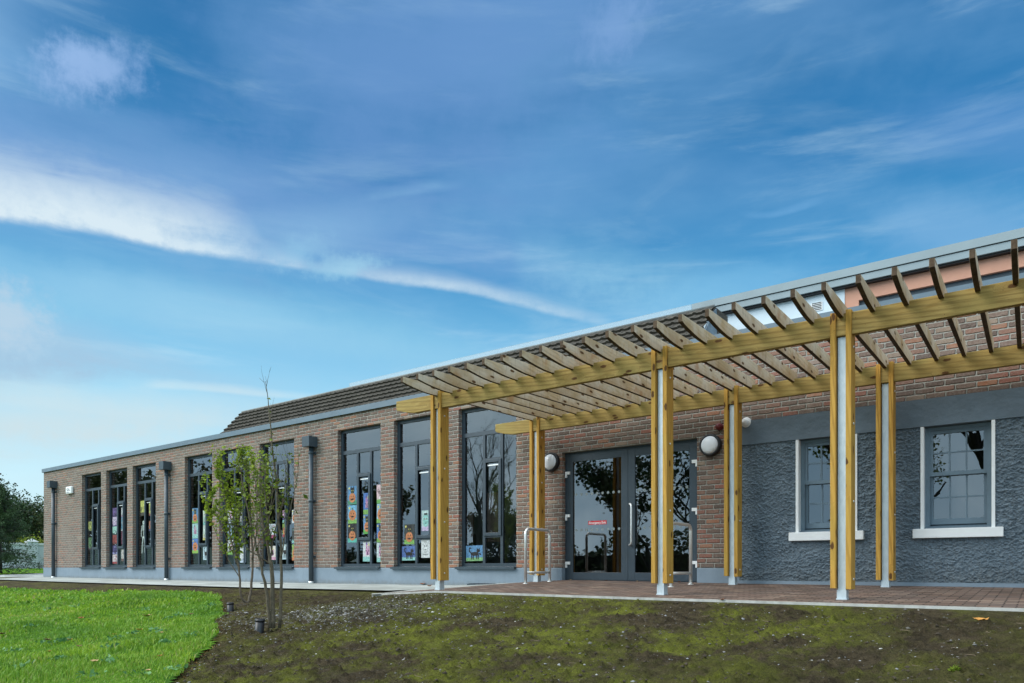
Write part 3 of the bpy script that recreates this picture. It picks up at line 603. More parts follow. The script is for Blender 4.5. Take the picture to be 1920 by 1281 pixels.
# proportions read off the window nearest the porch
TR0, TR1 = 2.79, 2.87
def make_window():
    o = empty('win_tmp')
    fr = MB(); y0, y1 = GY, GY + .07
    e = .065
    fr.box(0, e, y0, y1, WZ0, WZ1); fr.box(WW - e, WW, y0, y1, WZ0, WZ1)
    fr.box(e, WW - e, y0, y1, WZ1 - e, WZ1); fr.box(e, WW - e, y0, y1, WZ0, WZ0 + .085)
    fr.box(e, WW - e, y0 + .003, y1 - .002, TR0, TR1)
    m1, m2 = .52, .95
    fr.box(m1, m1 + .06, y0 + .004, y1 - .003, WZ0 + .085, TR0); fr.box(m2, m2 + .06, y0 + .004, y1 - .003, WZ0 + .085, TR0)
    fr.box(m1 + .06, m2, y0 + .005, y1 - .004, 2.28, 2.34); fr.box(m1 + .06, m2, y0 + .005, y1 - .004, .82, .88)
    win = fr.build('window', M['frame'])
    s = MB(); a, c, z0, z1, q = m1 + .03, m2 + .03, .85, 2.31, .062
    s.box(a, a + q, y0 - .022, y0 + .002, z0, z1); s.box(c - q, c, y0 - .022, y0 + .002, z0, z1); s.box(a + q, c - q, y0 - .022, y0 + .002, z1 - q, z1); s.box(a + q, c - q, y0 - .022, y0 + .002, z0, z0 + q)
    sash = s.build('opening_sash', M['frame'], win, bevel=.004)
    v = MB().box(a + q + .02, c - q - .01, y0 + .012, y0 + .03, z1 - q - .06, z1 - q - .035).build('vent_stay', M['chrome'], win)
    g = MB()
    gy = y0 + .03
    for (xa, xb, za, zb) in ((e, WW - e, TR1, WZ1 - e), (e, m1, WZ0 + .085, TR0), (m1 + .06, m2, 2.34, TR0), (m2 + .06, WW - e, WZ0 + .085, TR0), (m1 + .06, m2, WZ0 + .085, .82), (m1 + .06, m2, .88, 2.28)):
        MB().poly([(xa, gy, za), (xb, gy, za), (xb, gy, zb), (xa, gy, zb)]).build('pane', M['glass'], win, fix=False)
    sl_ = MB(); zs_ = WZ0
    sl_.add([(-.04, -.075, zs_ - .03), (WW + .0, -.075, zs_ - .03), (WW + .0, -.075, zs_ + .012), (-.04, -.075, zs_ + .012), (-.04, y0, zs_ + .028), (WW, y0, zs_ + .028), (-.04, y0, zs_ - .03), (WW, y0, zs_ - .03)],
            [(0, 1, 2, 3), (3, 2, 5, 4), (0, 6, 7, 1), (0, 3, 4, 6), (1, 7, 5, 2)])
    sl_.build('sill', M['pipe'], win)
    return win
w0 = make_window(); bpy.data.objects.remove(bpy.data.objects['win_tmp'])
for i, x in enumerate(WIN):
    w_ = w0 if i == 0 else copy_tree(w0)
    w_.parent = wing; w_.matrix_parent_inverse = Matrix.Translation((16, 0, 0)); w_.location = (x, 0, 0)
# downpipes with square hoppers
def make_pipe():
    zb = -.13
    o = MB().tube([(0, -.085, zb), (0, -.085, 3.05)], .055, 16).tube([(0, -.085, 1.75), (0, -.085, 1.83)], .061, 16).tube([(0, -.085, 2.88), (0, -.085, 2.93)], .06, 16).build('downpipe', M['pipe'], wing)
    MB().box(-.13, .13, -.245, -.005, 3.03, 3.27).build('hopper', M['pipe'], o, bevel=.006)
    for z in (.5, 1.79, 2.9): MB().box(-.075, .075, -.03, -.001, z - .02, z + .02).build('bracket', M['pipe'], o)
    MB().tube([(0, -.086, zb), (0, -.086, zb + .06)], .059, 16).build('shoe_collar', M['chrome'], o)
    return o
p0 = make_pipe()
for i, x in enumerate((-27.9, -20.17, -13.64)):
    o = p0 if i == 0 else copy_tree(p0, wing)
    o.matrix_parent_inverse = Matrix.Translation((16, 0, 0)); o.location = (x, 0, 0)

# entrance doors
DY = .10
fr = MB(); fr.box(DX0, DX0 + .035, DY, DY + .09, .0, DZ); fr.box(DX1 - .035, DX1, DY, DY + .09, .0, DZ); fr.box(DX0 + .035, DX1 - .035, DY, DY + .09, DZ - .035, DZ); fr.box(DX0 + .035, DX1 - .035, DY, DY + .09, .005, .03)
W(fr.build('door_frame', M['frame'], wing))
mid = PX(1178, D + DY)
def leaf(x0, x1, hinge_left):
    y0, y1 = DY - .012, DY + .045; st = .125; z0, z1 = .032, DZ - .037
    f = MB(); f.box(x0, x0 + st, y0, y1, z0, z1); f.box(x1 - st, x1, y0, y1, z0, z1); f.box(x0 + st, x1 - st, y0, y1, z1 - .13, z1); f.box(x0 + st, x1 - st, y0, y1, z0, z0 + .13)
    o = W(f.build('door_leaf', M['frame'], wing, bevel=.003))
    gy = y0 + .02
    def ch(b_, n, m_): return b_.build(n, m_, o)
    MB().poly([(x0 + st, gy, z0 + .13), (x1 - st, gy, z0 + .13), (x1 - st, gy, z1 - .13), (x0 + st, gy, z1 - .13)]).build('pane', M['doorglass'], o, fix=False)
    hx = x0 - .015 if hinge_left else x1 + .015
    for z in (.30, 1.13, 1.88):
        s_ = 1 if hinge_left else -1
        ch(MB().box(min(hx, hx + s_ * .09), max(hx, hx + s_ * .09), y0 - .028, y0 - .001, z, z + .05).box(min(hx, hx + s_ * .03), max(hx, hx + s_ * .03), y0 - .028, y0 - .001, z - .055, z - .001), 'hinge', M['white'])
    for zz in (1.52, .90):
        x = x0 + st + .06
        while x < x1 - st - .03: ch(MB().lathe([(.0001, -.001), (.024, -.001)], (x, gy, zz), n=14), 'glass_marking', M['dot']); x += .105
    return o, gy
M['dot'] = mat('frosted_dot', (.20, .24, .24), .6)[0]
lf, gy = leaf(DX0 + .037, mid - .002, True); rl, _ = leaf(mid + .002, DX1 - .037, False)
def handle(x, y, parent, m_, r=.014):
    z0, z1 = .62, 1.30; d = .075 if y < DY else -.075
    pts = [(x, y, z0)] + [(x, y - d * (1 - math.cos(a)) * 0 - d * math.sin(a), z0 + .05 * (1 - math.cos(a))) for a in ()]
    pts = [(x - .05, y, z0), (x - .05, y - d * .6, z0)] + [(x - .05 + .05 * math.sin(k * R(30)), y - d * (.6 + .4 * math.sin(k * R(30))), z0 + .05 * (1 - math.cos(k * R(30)))) for k in (1, 2, 3)]
    pts += [(p[0], p[1], z0 + z1 - p[2]) for p in reversed(pts)]
    return MB().tube(pts, r, 12).build('pull_handle', m_, parent)
handle(mid + .10, DY - .012, rl, M['chrome'], .016); handle(mid + .10, DY + .05, rl, M['chrome'], .012)
MB().lathe([(.0001, -.004), (.014, -.004), (.014, 0)], (mid + .045, DY - .0125, 1.0), n=14).build('lock_cylinder', M['dark'], rl)
# sign on the glass
sx0, sx1 = PX(1103, D + DY), PX(1137, D + DY); sz = .93 + .085
sg = MB().box(sx0, sx1, gy - .004, gy - .002, sz - .03, sz + .035).build('emergency_exit_sign', mat('sign_red', (.55, .02, .03), .5)[0], lf)
def text(body, size, loc, m_, parent, name='lettering', rot=(R(90), 0, 0), ext=.0004):
    cu = bpy.data.curves.new(name, 'FONT'); cu.body = body; cu.size = size; cu.extrude = ext; cu.align_x = 'CENTER'; cu.align_y = 'CENTER'; cu.offset = size * .012
    tmp = bpy.data.objects.new('t', cu); COL.objects.link(tmp); dg = bpy.context.evaluated_depsgraph_get(); me = bpy.data.meshes.new_from_object(tmp.evaluated_get(dg)); bpy.data.objects.remove(tmp)
    me.materials.clear(); me.materials.append(m_); o = link(name, me, parent, loc); o.rotation_euler = rot; return o
text('Emergency Exit', .052, ((sx0 + sx1) / 2, gy - .0055, sz), M['white'], lf)
# a reception desk and panels glimpsed inside
b = MB(); b.box(-6.3, -4.6, 3.4, 4.0, -.02, 1.0); b.box(-6.7, -6.55, 1.2, 1.3, -.02, 2.4); rd = b.build('reception_desk', mat('desk_wood', (.25, .17, .10), .5)[0]); tag(rd, 'dim reception desk standing behind the glass entrance doors', 'desk')
for k, (x, z0, z1, w_, cc) in enumerate(((-11.75, .9, 2.1, .25, (.5, .33, .27)), (-11.2, .9, 2.1, .5, (.55, .37, .30)), (-10.2, .6, 2.3, .16, (.7, .72, .7)), (-12.9, .3, 1.1, 1.2, (.25, .2, .14)))):
    o = MB().box(x, x + w_, 3.2 + .1 * k, 3.24 + .1 * k, z0 - .02, z1).build('display_board', worn('board_%d' % k, cc, .8, .1, 6))
    tag(o, ('narrow pink paper board seen through the left pane of the tall window nearest the porch', 'wide pink paper board seen through the middle sash of the tall window nearest the porch',
            'white upright board seen through the right pane of the tall window nearest the porch', 'low brown board inside the room behind the window nearest the porch')[k], 'board')

# ------------------------------------------------------------------ old rendered block at the right, brick above
old = empty('rendered_building', (0, 0, 0), label='rough blue grey rendered front with two white edged sash windows under brick parapet', cat='building')
SW = [(-2.845, -2.045), (-1.293, -.493)]; SZ0, SZ1 = .745, 2.06
HS = [(a + .03, c - .03, SZ0, 2.065) for a, c in SW]
rw = holed_wall(XJ, XR, -.45, 2.065, .012, .30, HS); vb, fb = np.array(rw.v), rw.f
def dash(x, z):     # thrown roughcast: real relief of overlapping lumps
    wx, wz = fnoise(x, z, 9, 61, 2) * .05, fnoise(x, z, 9, 62, 2) * .05
    wx, wz = wx * .35, wz * .35; z = z * 1.25
    a = fnoise(x + wx, z + wz, 33, 51, 2); c = fnoise(x + wx, z + wz, 61, 52, 2); d_ = fnoise(x, z, 110, 53, 1); e_ = fnoise(x, z, 3.0, 54, 2)
    return (.030 * np.clip(a + .05, 0, 1) ** .6 + .034 * np.clip(c, 0, 1) ** .7 + .016 * np.abs(d_)) * (1 + .6 * e_)
gx_ = np.sort(np.concatenate([np.arange(XJ, .6, .0062), np.arange(.62, 1.6, .03), [h[0] for h in HS], [h[1] for h in HS]])); gz_ = np.sort(np.concatenate([np.arange(-.45, -.06, .05), np.arange(-.05, 2.064, .0062), [2.064, SZ0]]))
GXm, GZm = np.meshgrid(gx_, gz_, indexing='ij'); Y_ = .004 - dash(GXm, GZm)
edge = np.zeros_like(Y_, bool)
co_ = np.stack([GXm, Y_, GZm], -1).reshape(-1, 3); nz = len(gz_); ii, jj = np.meshgrid(np.arange(len(gx_) - 1), np.arange(nz - 1), indexing='ij'); a_ = (ii * nz + jj).ravel(); q = np.stack([a_, a_ + nz, a_ + nz + 1, a_ + 1], 1)
cq = co_[q].mean(1); k = np.ones(len(q), bool)
for h in HS: k &= ~((cq[:, 0] > h[0]) & (cq[:, 0] < h[1]) & (cq[:, 2] > h[2]))
q = q[k]; base_n = len(co_)
allv = np.concatenate([co_, vb]); fl = np.concatenate([q.ravel(), np.array([i + base_n for f in fb for i in f])]); tt_ = np.array([4] * len(q) + [len(f) for f in fb])
me = bpy.data.meshes.new('render_wall'); me.vertices.add(len(allv)); me.vertices.foreach_set('co', allv.ravel().astype(np.float32)); me.loops.add(len(fl)); me.loops.foreach_set('vertex_index', fl.astype(np.int32))
me.polygons.add(len(tt_)); me.polygons.foreach_set('loop_start', np.concatenate([[0], np.cumsum(tt_)[:-1]]).astype(np.int32)); me.polygons.foreach_set('loop_total', tt_.astype(np.int32)); me.materials.append(M['render']); me.update(calc_edges=True)
link('render_wall', me, old)
b = MB()
x = XJ
bm_ = holed_wall(XJ, XR, 2.065, 2.42, -.030, .30, []); bm_.build('lintel_band', M['band'], old)
holed_wall(XJ, XR, 2.42, 3.70, 0, .30, []).build('brick_parapet', M['brick'], old)
MB().box(XJ + .001, XR, -.045, .34, 3.70, 3.712).box(XJ, XR, -.05, -.03, 3.66, 3.785).box(XJ, XR, -.03, .34, 3.765, 3.783).build('parapet_fascia', M['fascia'], old)
MB().box(XJ, XR, -.05, .001, -.45, .055).build('base_skirting', M['plinth'], old)
MB().box(XJ, XR, .3, 8, 3.4, 3.55).build('flat_roof', M['ceil'], old)
MB().box(XR, XR + .3, 0, 8, -.45, 3.7).box(XJ, XR, 8, 8.3, -.45, 3.7).build('side_wall', M['brick'], old)
MB().box(XJ + .05, XR, 3.4, 3.5, 0, 3.4).build('room_wall', M['int'], old); MB().box(XJ, XR, .3, 8, -.1, -.02).build('room_floor', M['intfloor'], old)
def sash_window(a, c):
    a0, c0 = a, c
    b = MB(); x0, x1 = a + .036, c - .036; y0 = .085
    b.box(x0, x0 + .055, y0, y0 + .10, SZ0, SZ1); b.box(x1 - .055, x1, y0, y0 + .10, SZ0, SZ1); b.box(x0 + .055, x1 - .055, y0, y0 + .10, SZ1 - .045, SZ1)
    b.add([(x0, -.0, SZ0 + .002), (x1, -.0, SZ0 + .002), (x1, y0 + .1, SZ0 + .055), (x0, y0 + .1, SZ0 + .055), (x0, y0 + .1, SZ0), (x1, y0 + .1, SZ0)], [(0, 1, 2, 3), (2, 5, 4, 3), (0, 3, 4), (1, 5, 2), (0, 4, 5, 1)])
    o = b.build('sash_window', M['frame2'], old)
    for q, r_s in ((a, 1), (c, -1)):
        MB().add([(q, -.036, SZ0), (q, .02, SZ0), (q + .033 * r_s, .02, SZ0), (q + .033 * r_s, .085, SZ0), (q + .037 * r_s, .085, SZ0), (q + .037 * r_s, -.036, SZ0)] + [(q, -.036, 2.06), (q, .02, 2.06), (q + .033 * r_s, .02, 2.06), (q + .033 * r_s, .085, 2.06), (q + .037 * r_s, .085, 2.06), (q + .037 * r_s, -.036, 2.06)],
                 [(0, 1, 2, 3, 4, 5), (11, 10, 9, 8, 7, 6)] + [(i, (i + 1) % 6, (i + 1) % 6 + 6, i + 6) for i in range(6)]).build('white_surround', M['white'], o)
    MB().box(a - .085, c + .085, -.085, .06, .625, .745).build('sill', M['white'], o, bevel=.006)
    def sash(z0, z1, yy, rail):
        xa, xb = x0 + .055, x1 - .055; b = MB(); s_ = .035
        b.box(xa, xa + s_, yy, yy + .04, z0, z1); b.box(xb - s_, xb, yy, yy + .04, z0, z1); b.box(xa + s_, xb - s_, yy, yy + .04, z1 - .045, z1); b.box(xa + s_, xb - s_, yy, yy + .04, z0, z0 + rail)
        ia, ib, za, zb = xa + s_, xb - s_, z0 + rail, z1 - .045
        for k in (1, 2): xx = ia + (ib - ia) * k / 3; b.box(xx - .009, xx + .009, yy + .006, yy + .034, za, zb)
        zz = (za + zb) / 2; b.box(ia, ib, yy + .008, yy + .032, zz - .009, zz + .009)
        b.build('sliding_sash', M['frame2'], o)
        MB().poly([(ia, yy + .022, za), (ib, yy + .022, za), (ib, yy + .022, zb), (ia, yy + .022, zb)]).build('pane', M['glass2'], o, fix=False)
    mr_ = 1.43
    sash(mr_, SZ1 - .045, y0 + .015, .05); sash(SZ0 + .06, mr_ + .045, y0 + .058, .075)
    MB().poly([(x0, .25, SZ0), (x1, .25, SZ0), (x1, .25, 1.42), (x0, .25, 1.42)]).build('net_blind', mat('net_blind', (.13, .13, .125), .9)[0], o, fix=False)
for a, c in SW: sash_window(a, c)

# ------------------------------------------------------------------ taller hall behind with mansard of tiles
UY = 1.9; ud = D + UY
hall = empty('hall_building', (-6, UY, 0), label='taller hall behind the parapet with tiled mansard roof, salmon wall, white fascia and strip windows', cat='building')
HP = Matrix.Translation((6, -UY, 0))
def Hh(o): o.matrix_parent_inverse = HP; return o
ztop = PZ(1920, 434.2, ud); zmidl = PZ(1920, 452.6, ud); zb_ = PZ(1920, 466.5, ud)
xf0 = PX(663, ud); xm = PX(1343, ud); xs_ = PX(1584, ud)
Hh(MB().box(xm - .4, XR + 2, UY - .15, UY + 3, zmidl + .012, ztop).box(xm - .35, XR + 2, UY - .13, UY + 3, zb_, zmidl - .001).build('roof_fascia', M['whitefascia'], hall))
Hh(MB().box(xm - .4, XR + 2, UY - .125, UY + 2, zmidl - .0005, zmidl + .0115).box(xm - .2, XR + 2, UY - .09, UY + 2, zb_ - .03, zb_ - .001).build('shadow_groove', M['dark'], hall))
m_, t_, b_ = mat('translucent_upstand', (.55, .62, .64), .4)
trn = t_.n('ShaderNodeBsdfTransparent'); mx_ = t_.n('ShaderNodeMixShader', {0: .68, 1: b_.outputs[0], 2: trn.outputs[0]}); L(t_, mx_.outputs[0], [n for n in t_.t.nodes if n.type == 'OUTPUT_MATERIAL'][0].inputs[0])
Hh(MB().box(xf0, xm - .41, UY - .15, UY - .12, 4.5, ztop).build('roof_upstand', m_, hall))
Hh(MB().box(xm - .38, xs_, UY - .012, UY + .3, 3.4, zb_ - .031).box(xm - .38, xm - .1, UY + .3, UY + 4, 3.4, zb_ - .031).build('pale_wall', M['paleblue'], hall))
zs1 = PZ(1920, 499.5, ud)
xw0 = PX(1610, ud)
bw = holed_wall(xs_, XR + 2, 3.4, zb_ - .031, UY, UY + .3, [(xw0, XR + 2, 3.9, zs1)]); Hh(bw.build('salmon_wall', M['salmon'], hall))
b = MB(); b.box(xw0, XR + 2, UY + .06, UY + .12, zs1 - .07, zs1); b.box(xw0, XR + 2, UY + .06, UY + .12, 3.9, 3.95)
xx = xw0
while xx < XR + 1.9: b.box(xx, xx + .05, UY + .062, UY + .118, 3.95, zs1 - .07); xx += .95
sw_ = Hh(b.build('strip_window', M['frame'], hall))
b = MB().poly([(xw0, UY + .1, 3.95), (XR + 2, UY + .1, 3.95), (XR + 2, UY + .1, zs1 - .07), (xw0, UY + .1, zs1 - .07)]); b.build('pane', M['glass'], sw_, fix=False)
xx = xw0 + .1
while xx < XR + 1.5: MB().box(xx, xx + .62, UY + .04, UY + .059, zs1 - .11, zs1 - .08).build('trickle_vent', M['fascia'], sw_); xx += .95
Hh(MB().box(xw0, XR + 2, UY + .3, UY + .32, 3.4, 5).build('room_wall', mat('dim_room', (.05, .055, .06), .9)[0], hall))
Hh(MB().box(-17, XR + 2, UY + .32, UY + 6, 3.4, 3.5).build('inner_floor', M['ceil'], hall))
# small louvre vent in the pale wall
vx, vz = PX(1532, ud), PZ(1532, 576, ud)
b = MB().box(vx - .09, vx + .09, UY - .024, UY - .013, vz - .07, vz + .07); o = Hh(b.build('louvre_vent', M['white'], hall))
b = MB(); [b.box(vx - .075, vx + .075, UY - .028, UY - .0245, vz - .055 + .027 * k, vz - .042 + .027 * k) for k in range(5)]; b.build('louvre_slot', M['dark'], o)
# mansard
mx0, mx1 = -18.05, -4.42
cour, cn = .072, 7; sy, sz_ = .78, .86        # horizontal and vertical run of the slope
b = MB(); roll = .17; nx = int((mx1 - mx0) / (roll / 6))
for k in range(cn):
    y0_, z0_ = .20 + sy * k / cn, 3.74 + sz_ * k / cn; y1_, z1_ = .20 + sy * (k + 1) / cn, 3.74 + sz_ * (k + 1) / cn
    vs, fs = [], []
    for i in range(nx + 1):
        x = mx0 + (mx1 - mx0) * i / nx; h = .02 * max(0, math.sin(2 * math.pi * (x / roll))) + random.uniform(-.001, .001)
        lift = .045
        ny_, nz_ = -sz_ / math.hypot(sy, sz_), sy / math.hypot(sy, sz_)
        vs += [(x, y0_ + ny_ * 0, z0_), (x, y0_ + ny_ * (lift + h), z0_ + nz_ * (lift + h)), (x, y1_ + ny_ * (h * .6 + .004), z1_ + nz_ * (h * .6 + .004))]
    for i in range(nx):
        a = i * 3; fs += [(a, a + 3, a + 4, a + 1), (a + 1, a + 4, a + 5, a + 2)]
    b.add(vs, fs, 0)
b.poly([(mx0, .2, 3.74), (mx0, .2 + sy, 3.74 + sz_), (mx0, 1.6, 3.74 + sz_), (mx0, 1.6, 3.74)]); b.poly([(mx1, .2, 3.74), (mx1, .2 + sy, 3.74 + sz_), (mx1, 1.6, 3.74 + sz_), (mx1, 1.6, 3.74)])
b.poly([(mx0, .2 + sy, 3.735 + sz_), (mx1, .2 + sy, 3.735 + sz_), (mx1, 1.6, 3.735 + sz_), (mx0, 1.6, 3.735 + sz_)])
tr_ = Hh(b.build('tiled_roof', M['tile'], hall, fix=False))
MB().tube([(mx0 - .02, .2 + sy, 3.745 + sz_), (mx1, .2 + sy, 3.745 + sz_)], .028, 8).build('ridge_capping', worn('ridge_mortar', (.20, .21, .20), .8, .2, 6), tr_)
MB().add([(mx1 + .002, .17, 3.70), (mx1 + .03, .17, 3.70), (mx1 + .002, .84, 4.44), (mx1 + .03, .84, 4.44), (mx1 + .002, 1.0, 4.56), (mx1 + .03, 1.0, 4.56), (mx1 + .002, 1.0, 3.70), (mx1 + .03, 1.0, 3.70)], [(0, 2, 4, 6), (1, 7, 5, 3), (0, 1, 3, 2), (2, 3, 5, 4), (4, 5, 7, 6), (6, 7, 1, 0)]).build('lead_flashing', worn('lead_flashing', (.12, .17, .21), .5, .3, 9), tr_)

# ------------------------------------------------------------------ pergola
perg = empty('pergola', (-4, -1.6, 0), label='long open timber pergola on galvanised steel posts in front of the entrance', cat='pergola')
PP = Matrix.Translation((4, 1.6, 0))
def Pp(o): o.matrix_parent_inverse = PP; return o
YF, YB = 7.84 - D, 10.15 - D
BZ0, BZ1 = 2.605, 2.835
front_posts = [(-7.238, .063), (-3.661, .058), (-1.666, .030), (1.9, .02)]; back_posts = [(-7.070, .118), (-3.626, .117), (-1.640, .09), (1.92, .08)]
def beam(y, x0, posts, th=.07):
    b = MB(); x1 = 3.6
    pr = [(x0, BZ1 - .06 if False else BZ1 - .012), (x1, BZ1), (x1, BZ0), (x0 + .55, BZ0), (x0 + .38, BZ0 - .004), (x0 + .2, BZ0 + .028), (x0 + .02, BZ0 + .075), (x0, BZ0 + .10)]
    n = len(pr); vs = [(x - x0, 0, z) for x, z in pr] + [(x - x0, th, z) for x, z in pr]
    b.add(vs, [tuple(range(n)), tuple(range(2 * n - 1, n - 1, -1))] + [(i, i + n, (i + 1) % n + n, (i + 1) % n) for i in range(n)])
    o = Pp(b.build('beam', M['beam'], perg, bevel=.004)); o.location = (x0, y, 0); return o
bf = beam(YF, PX(743, 7.84), front_posts); bb_ = beam(YB, PX(928.5, 10.15), back_posts)
BT = .053
def post(x, yf, zb):
    g = float(zpath(x, yf + .05)) + .012
    o = Pp(MB().box(-.037, .037, .032, .115, g, 2.60).box(-.050, .050, .010, .128, g, g + .012).build('post', M['steel'], perg)); o.location = (x, yf, 0)
    if True:
        MB().box(-.045, .045, .018, .122, g, zb - .012).build('base_sleeve', M['steel'], o)
    for s in (-1, 1):
        xa, xb = (-.047 - BT, -.047) if s < 0 else (.047, .047 + BT)
        tp = BZ1 + (.012 if s < 0 else .02)
        bd = MB().box(xa, xb, -.024, .165, zb + random.uniform(-.008, .008), tp).build('cladding_board', M['post'], o, bevel=.004)
        for z in (zb + .10, .92, 1.71, 2.49):
            xo = xb if s > 0 else xa; q = .006 * s
            MB().lathe([(.0001, 0), (.012, 0)], (0, 0, 0), n=8)
            vs = []; 
            bb = MB().tube([(xo, .062, z), (xo + .010 * s, .062, z)], .013, 8).build('bolt', M['chrome'], o)
    return o
for x, zb in front_posts: post(x, YF, zb)
for x, zb in back_posts: post(x, YB, zb)
rf = [-7.215] + [-6.922, -6.623, -6.333, -6.04, -5.743, -5.447, -5.15, -4.856, -4.561, -4.258, -3.953] + [-3.638, -3.367, -3.078, -2.784, -2.501, -2.209, -1.925, -1.643, -1.35, -1.055, -.765, -.475, -.19, .1, .39, .68, .97, 1.26, 1.55, 1.88, 2.15, 2.44]
rb = [-7.105, -6.815, -6.515, -6.23, -5.935, -5.638, -5.342, -5.06, -4.77, -4.48, -4.19, -3.904, -3.603, -3.328, -3.047, -2.75, -2.47, -2.19, -1.901, -1.617, -1.341, -1.047, -.76, -.489, -.217, .08, .37, .66, .95, 1.24, 1.54, 1.86, 2.13, 2.42]
RT, RB_ = 2.934, 2.789
M['rafter_end_under'] = worn('dark_pine_end_under', (.075, .046, .024), .85, .4, 14)  # darker brown than the sides, set on rafter end faces and undersides
def rafter(xa, xb_):
    y0 = 7.16 - D; yb = YB + .13; Ln = yb - y0; b = MB()
    drop = [(0, .078), (.10, .097), (.2, .113), (.32, .129), (.42, .139), (.52, .144), (.6, .145)]
    pr = [(0, 0)] + [(a, -c) for a, c in drop] + [(Ln, -.145), (Ln, 0)]
    n = len(pr); wdt = .045; j = random.uniform(-.004, .004)
    sl_ = (xb_ - xa) / (YB - YF); x_at = lambda yy: (yy + y0 - YF) * sl_ + random.uniform(0, 0)
    twist = random.uniform(-.003, .003)
    vs = [(x_at(y) - wdt, y, z) for y, z in pr] + [(x_at(y), y, z) for y, z in pr]
    b.add(vs, [tuple(range(n)), tuple(range(2 * n - 1, n - 1, -1))] + [(n - 1, 2 * n - 1, n, 0)][:0] + [(n - 2, 2 * n - 2, 2 * n - 1, n - 1), (n - 1, 2 * n - 1, n, 0)][1:], 0)
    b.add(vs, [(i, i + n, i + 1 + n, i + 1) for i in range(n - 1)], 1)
    me_ = b.build('rafter', [M['rafter'], M['rafter_end_under']], perg, bevel=0); bm = bmesh.new(); bm.from_mesh(me_.data); bmesh.ops.remove_doubles(bm, verts=bm.verts, dist=.0005); bmesh.ops.recalc_face_normals(bm, faces=bm.faces); bm.to_mesh(me_.data); bm.free()
    bv = me_.modifiers.new('b', 'BEVEL'); bv.width = .003; bv.segments = 2; bv.limit_method = 'ANGLE'; bv.angle_limit = R(40)
    o = Pp(me_); o.location = (xa, y0 + random.uniform(-.008, .008), RT + j); return o
for a, c in zip(rf, rb): rafter(a, c)

# ------------------------------------------------------------------ steel hoop barriers beside the doors
def hoop(x, label):
    ya, yb = 9.4 - D, 10.1 - D; za, zb = float(zpath(x, ya)) + .012, float(zpath(x, yb)) + .012; zt = .875
    o = empty('hoop_barrier', (x, (ya + yb) / 2, za), label=label, cat='barrier', group='steel hoops each side of the doors')
    def k(b_, n): q = b_.build(n, M['chrome'], o); q.matrix_parent_inverse = Matrix.Translation((-x, -(ya + yb) / 2, -za)); return q
    r = .09; pts = [(x, ya, za)] + [(x, ya + r * (1 - math.cos(R(a))), zt - r + r * math.sin(R(a))) for a in (0, 22, 45, 67, 90)] + [(x, yb - r * (1 - math.cos(R(a))), zt - r + r * math.sin(R(a))) for a in (90, 67, 45, 22, 0)] + [(x, yb, zb)]
    k(MB().tube(pts, .024, 16), 'hoop_rail'); k(MB().tube([(x, ya + .02, .165), (x, yb - .02, .165)], .021, 14), 'cross_bar')
    k(MB().lathe([(.0001, .006), (.045, .006), (.045, 0)], (x, ya, za), 'z', 20), 'floor_flange'); k(MB().lathe([(.0001, .006), (.045, .006), (.045, 0)], (x, yb, zb), 'z', 20), 'floor_flange')
hoop(-6.73, 'brushed steel hoop barrier standing left of the entrance doors'); hoop(-4.22, 'brushed steel hoop barrier right of the doors, partly hidden by the middle pergola post')

# ------------------------------------------------------------------ wall fittings
def wall_lamp(x, z, label):
    o = empty('wall_lamp', (x, 0, z), label=label, cat='wall lamp', group='round bulkhead lamps on the brick wall')
    MB().lathe([(.0001, -.002), (.168, -.002), (.168, -.055), (.158, -.075), (.135, -.08), (.130, -.066)], (0, 0, 0), n=40).build('lamp_body', M['black'], o)
    MB().lathe([(.1335, -.070), (.128, -.085), (.11, -.10), (.08, -.113), (.04, -.12), (.0001, -.122)], (0, 0, 0), n=40).build('diffuser', M['opal'], o)
wall_lamp(PX(1035), PZ(1035, 867), 'round black and white bulkhead lamp on the brick left of the doors')
wall_lamp(PX(1333.5), PZ(1333.5, 835.4), 'round black and white bulkhead lamp on the brick right of the doors')
cx, cz = PX(1400), PZ(1400, 793)
o = empty('security_camera', (cx, 0, cz), label='small white dome security camera at the top of the grey band', cat='camera')
MB().lathe([(.0001, -.001), (.075, -.001), (.078, -.02), (.07, -.035), (.0001, -.036)], (0, 0, 0)).build('mounting_base', M['white'], o)
b = MB()
b.lathe([(.06 * math.cos(R(a)), -.055 - .06 * math.sin(R(a))) for a in (-60, -30, 0, 30, 60, 85, 90)], (-.01, 0, -.005)); b.build('camera_ball', M['white'], o)
MB().lathe([(.0001, -.014), (.03, -.012), (.032, 0)], (-.045, -.085, -.012)).build('lens_window', M['black'], o)
cx, cz = PX(1350), PZ(1350, 801)
o = empty('alarm_sounder', (cx, 0, cz), label='small dark red alarm sounder on the brick beside the right lamp', cat='alarm')
RED = mat('sounder_red', (.14, .008, .012), .4)[0]
MB().lathe([(.0001, -.001), (.055, -.001), (.055, -.03), (.045, -.035), (.0001, -.035)], (0, 0, 0)).build('mounting_base', RED, o); MB().lathe([(.044, -.034), (.048, -.075), (.04, -.088), (.0001, -.09)], (0, 0, 0)).build('sounder_dome', RED, o)
x0, x1 = PX(128), PX(138.5); z = PZ(133, 919.5)
o = empty('alarm_box', ((x0 + x1) / 2, 0, z), label='white bell box with small dark print near the far left end of the brick wall', cat='alarm box')
hw = (x1 - x0) / 2
MB().box(-hw, hw, -.09, -.002, -.125, .125).build('box_cover', M['white'], o, bevel=.03)
pr = mat('dark_print', (.04, .04, .09), .6)[0]
text('GA', .13, (-.03, -.0915, .01), pr, o); text('24h', .05, (.10, -.0915, -.01), pr, o); MB().box(-hw * .7, hw * .4, -.0925, -.0905, -.085, -.07).build('print_line', pr, o)

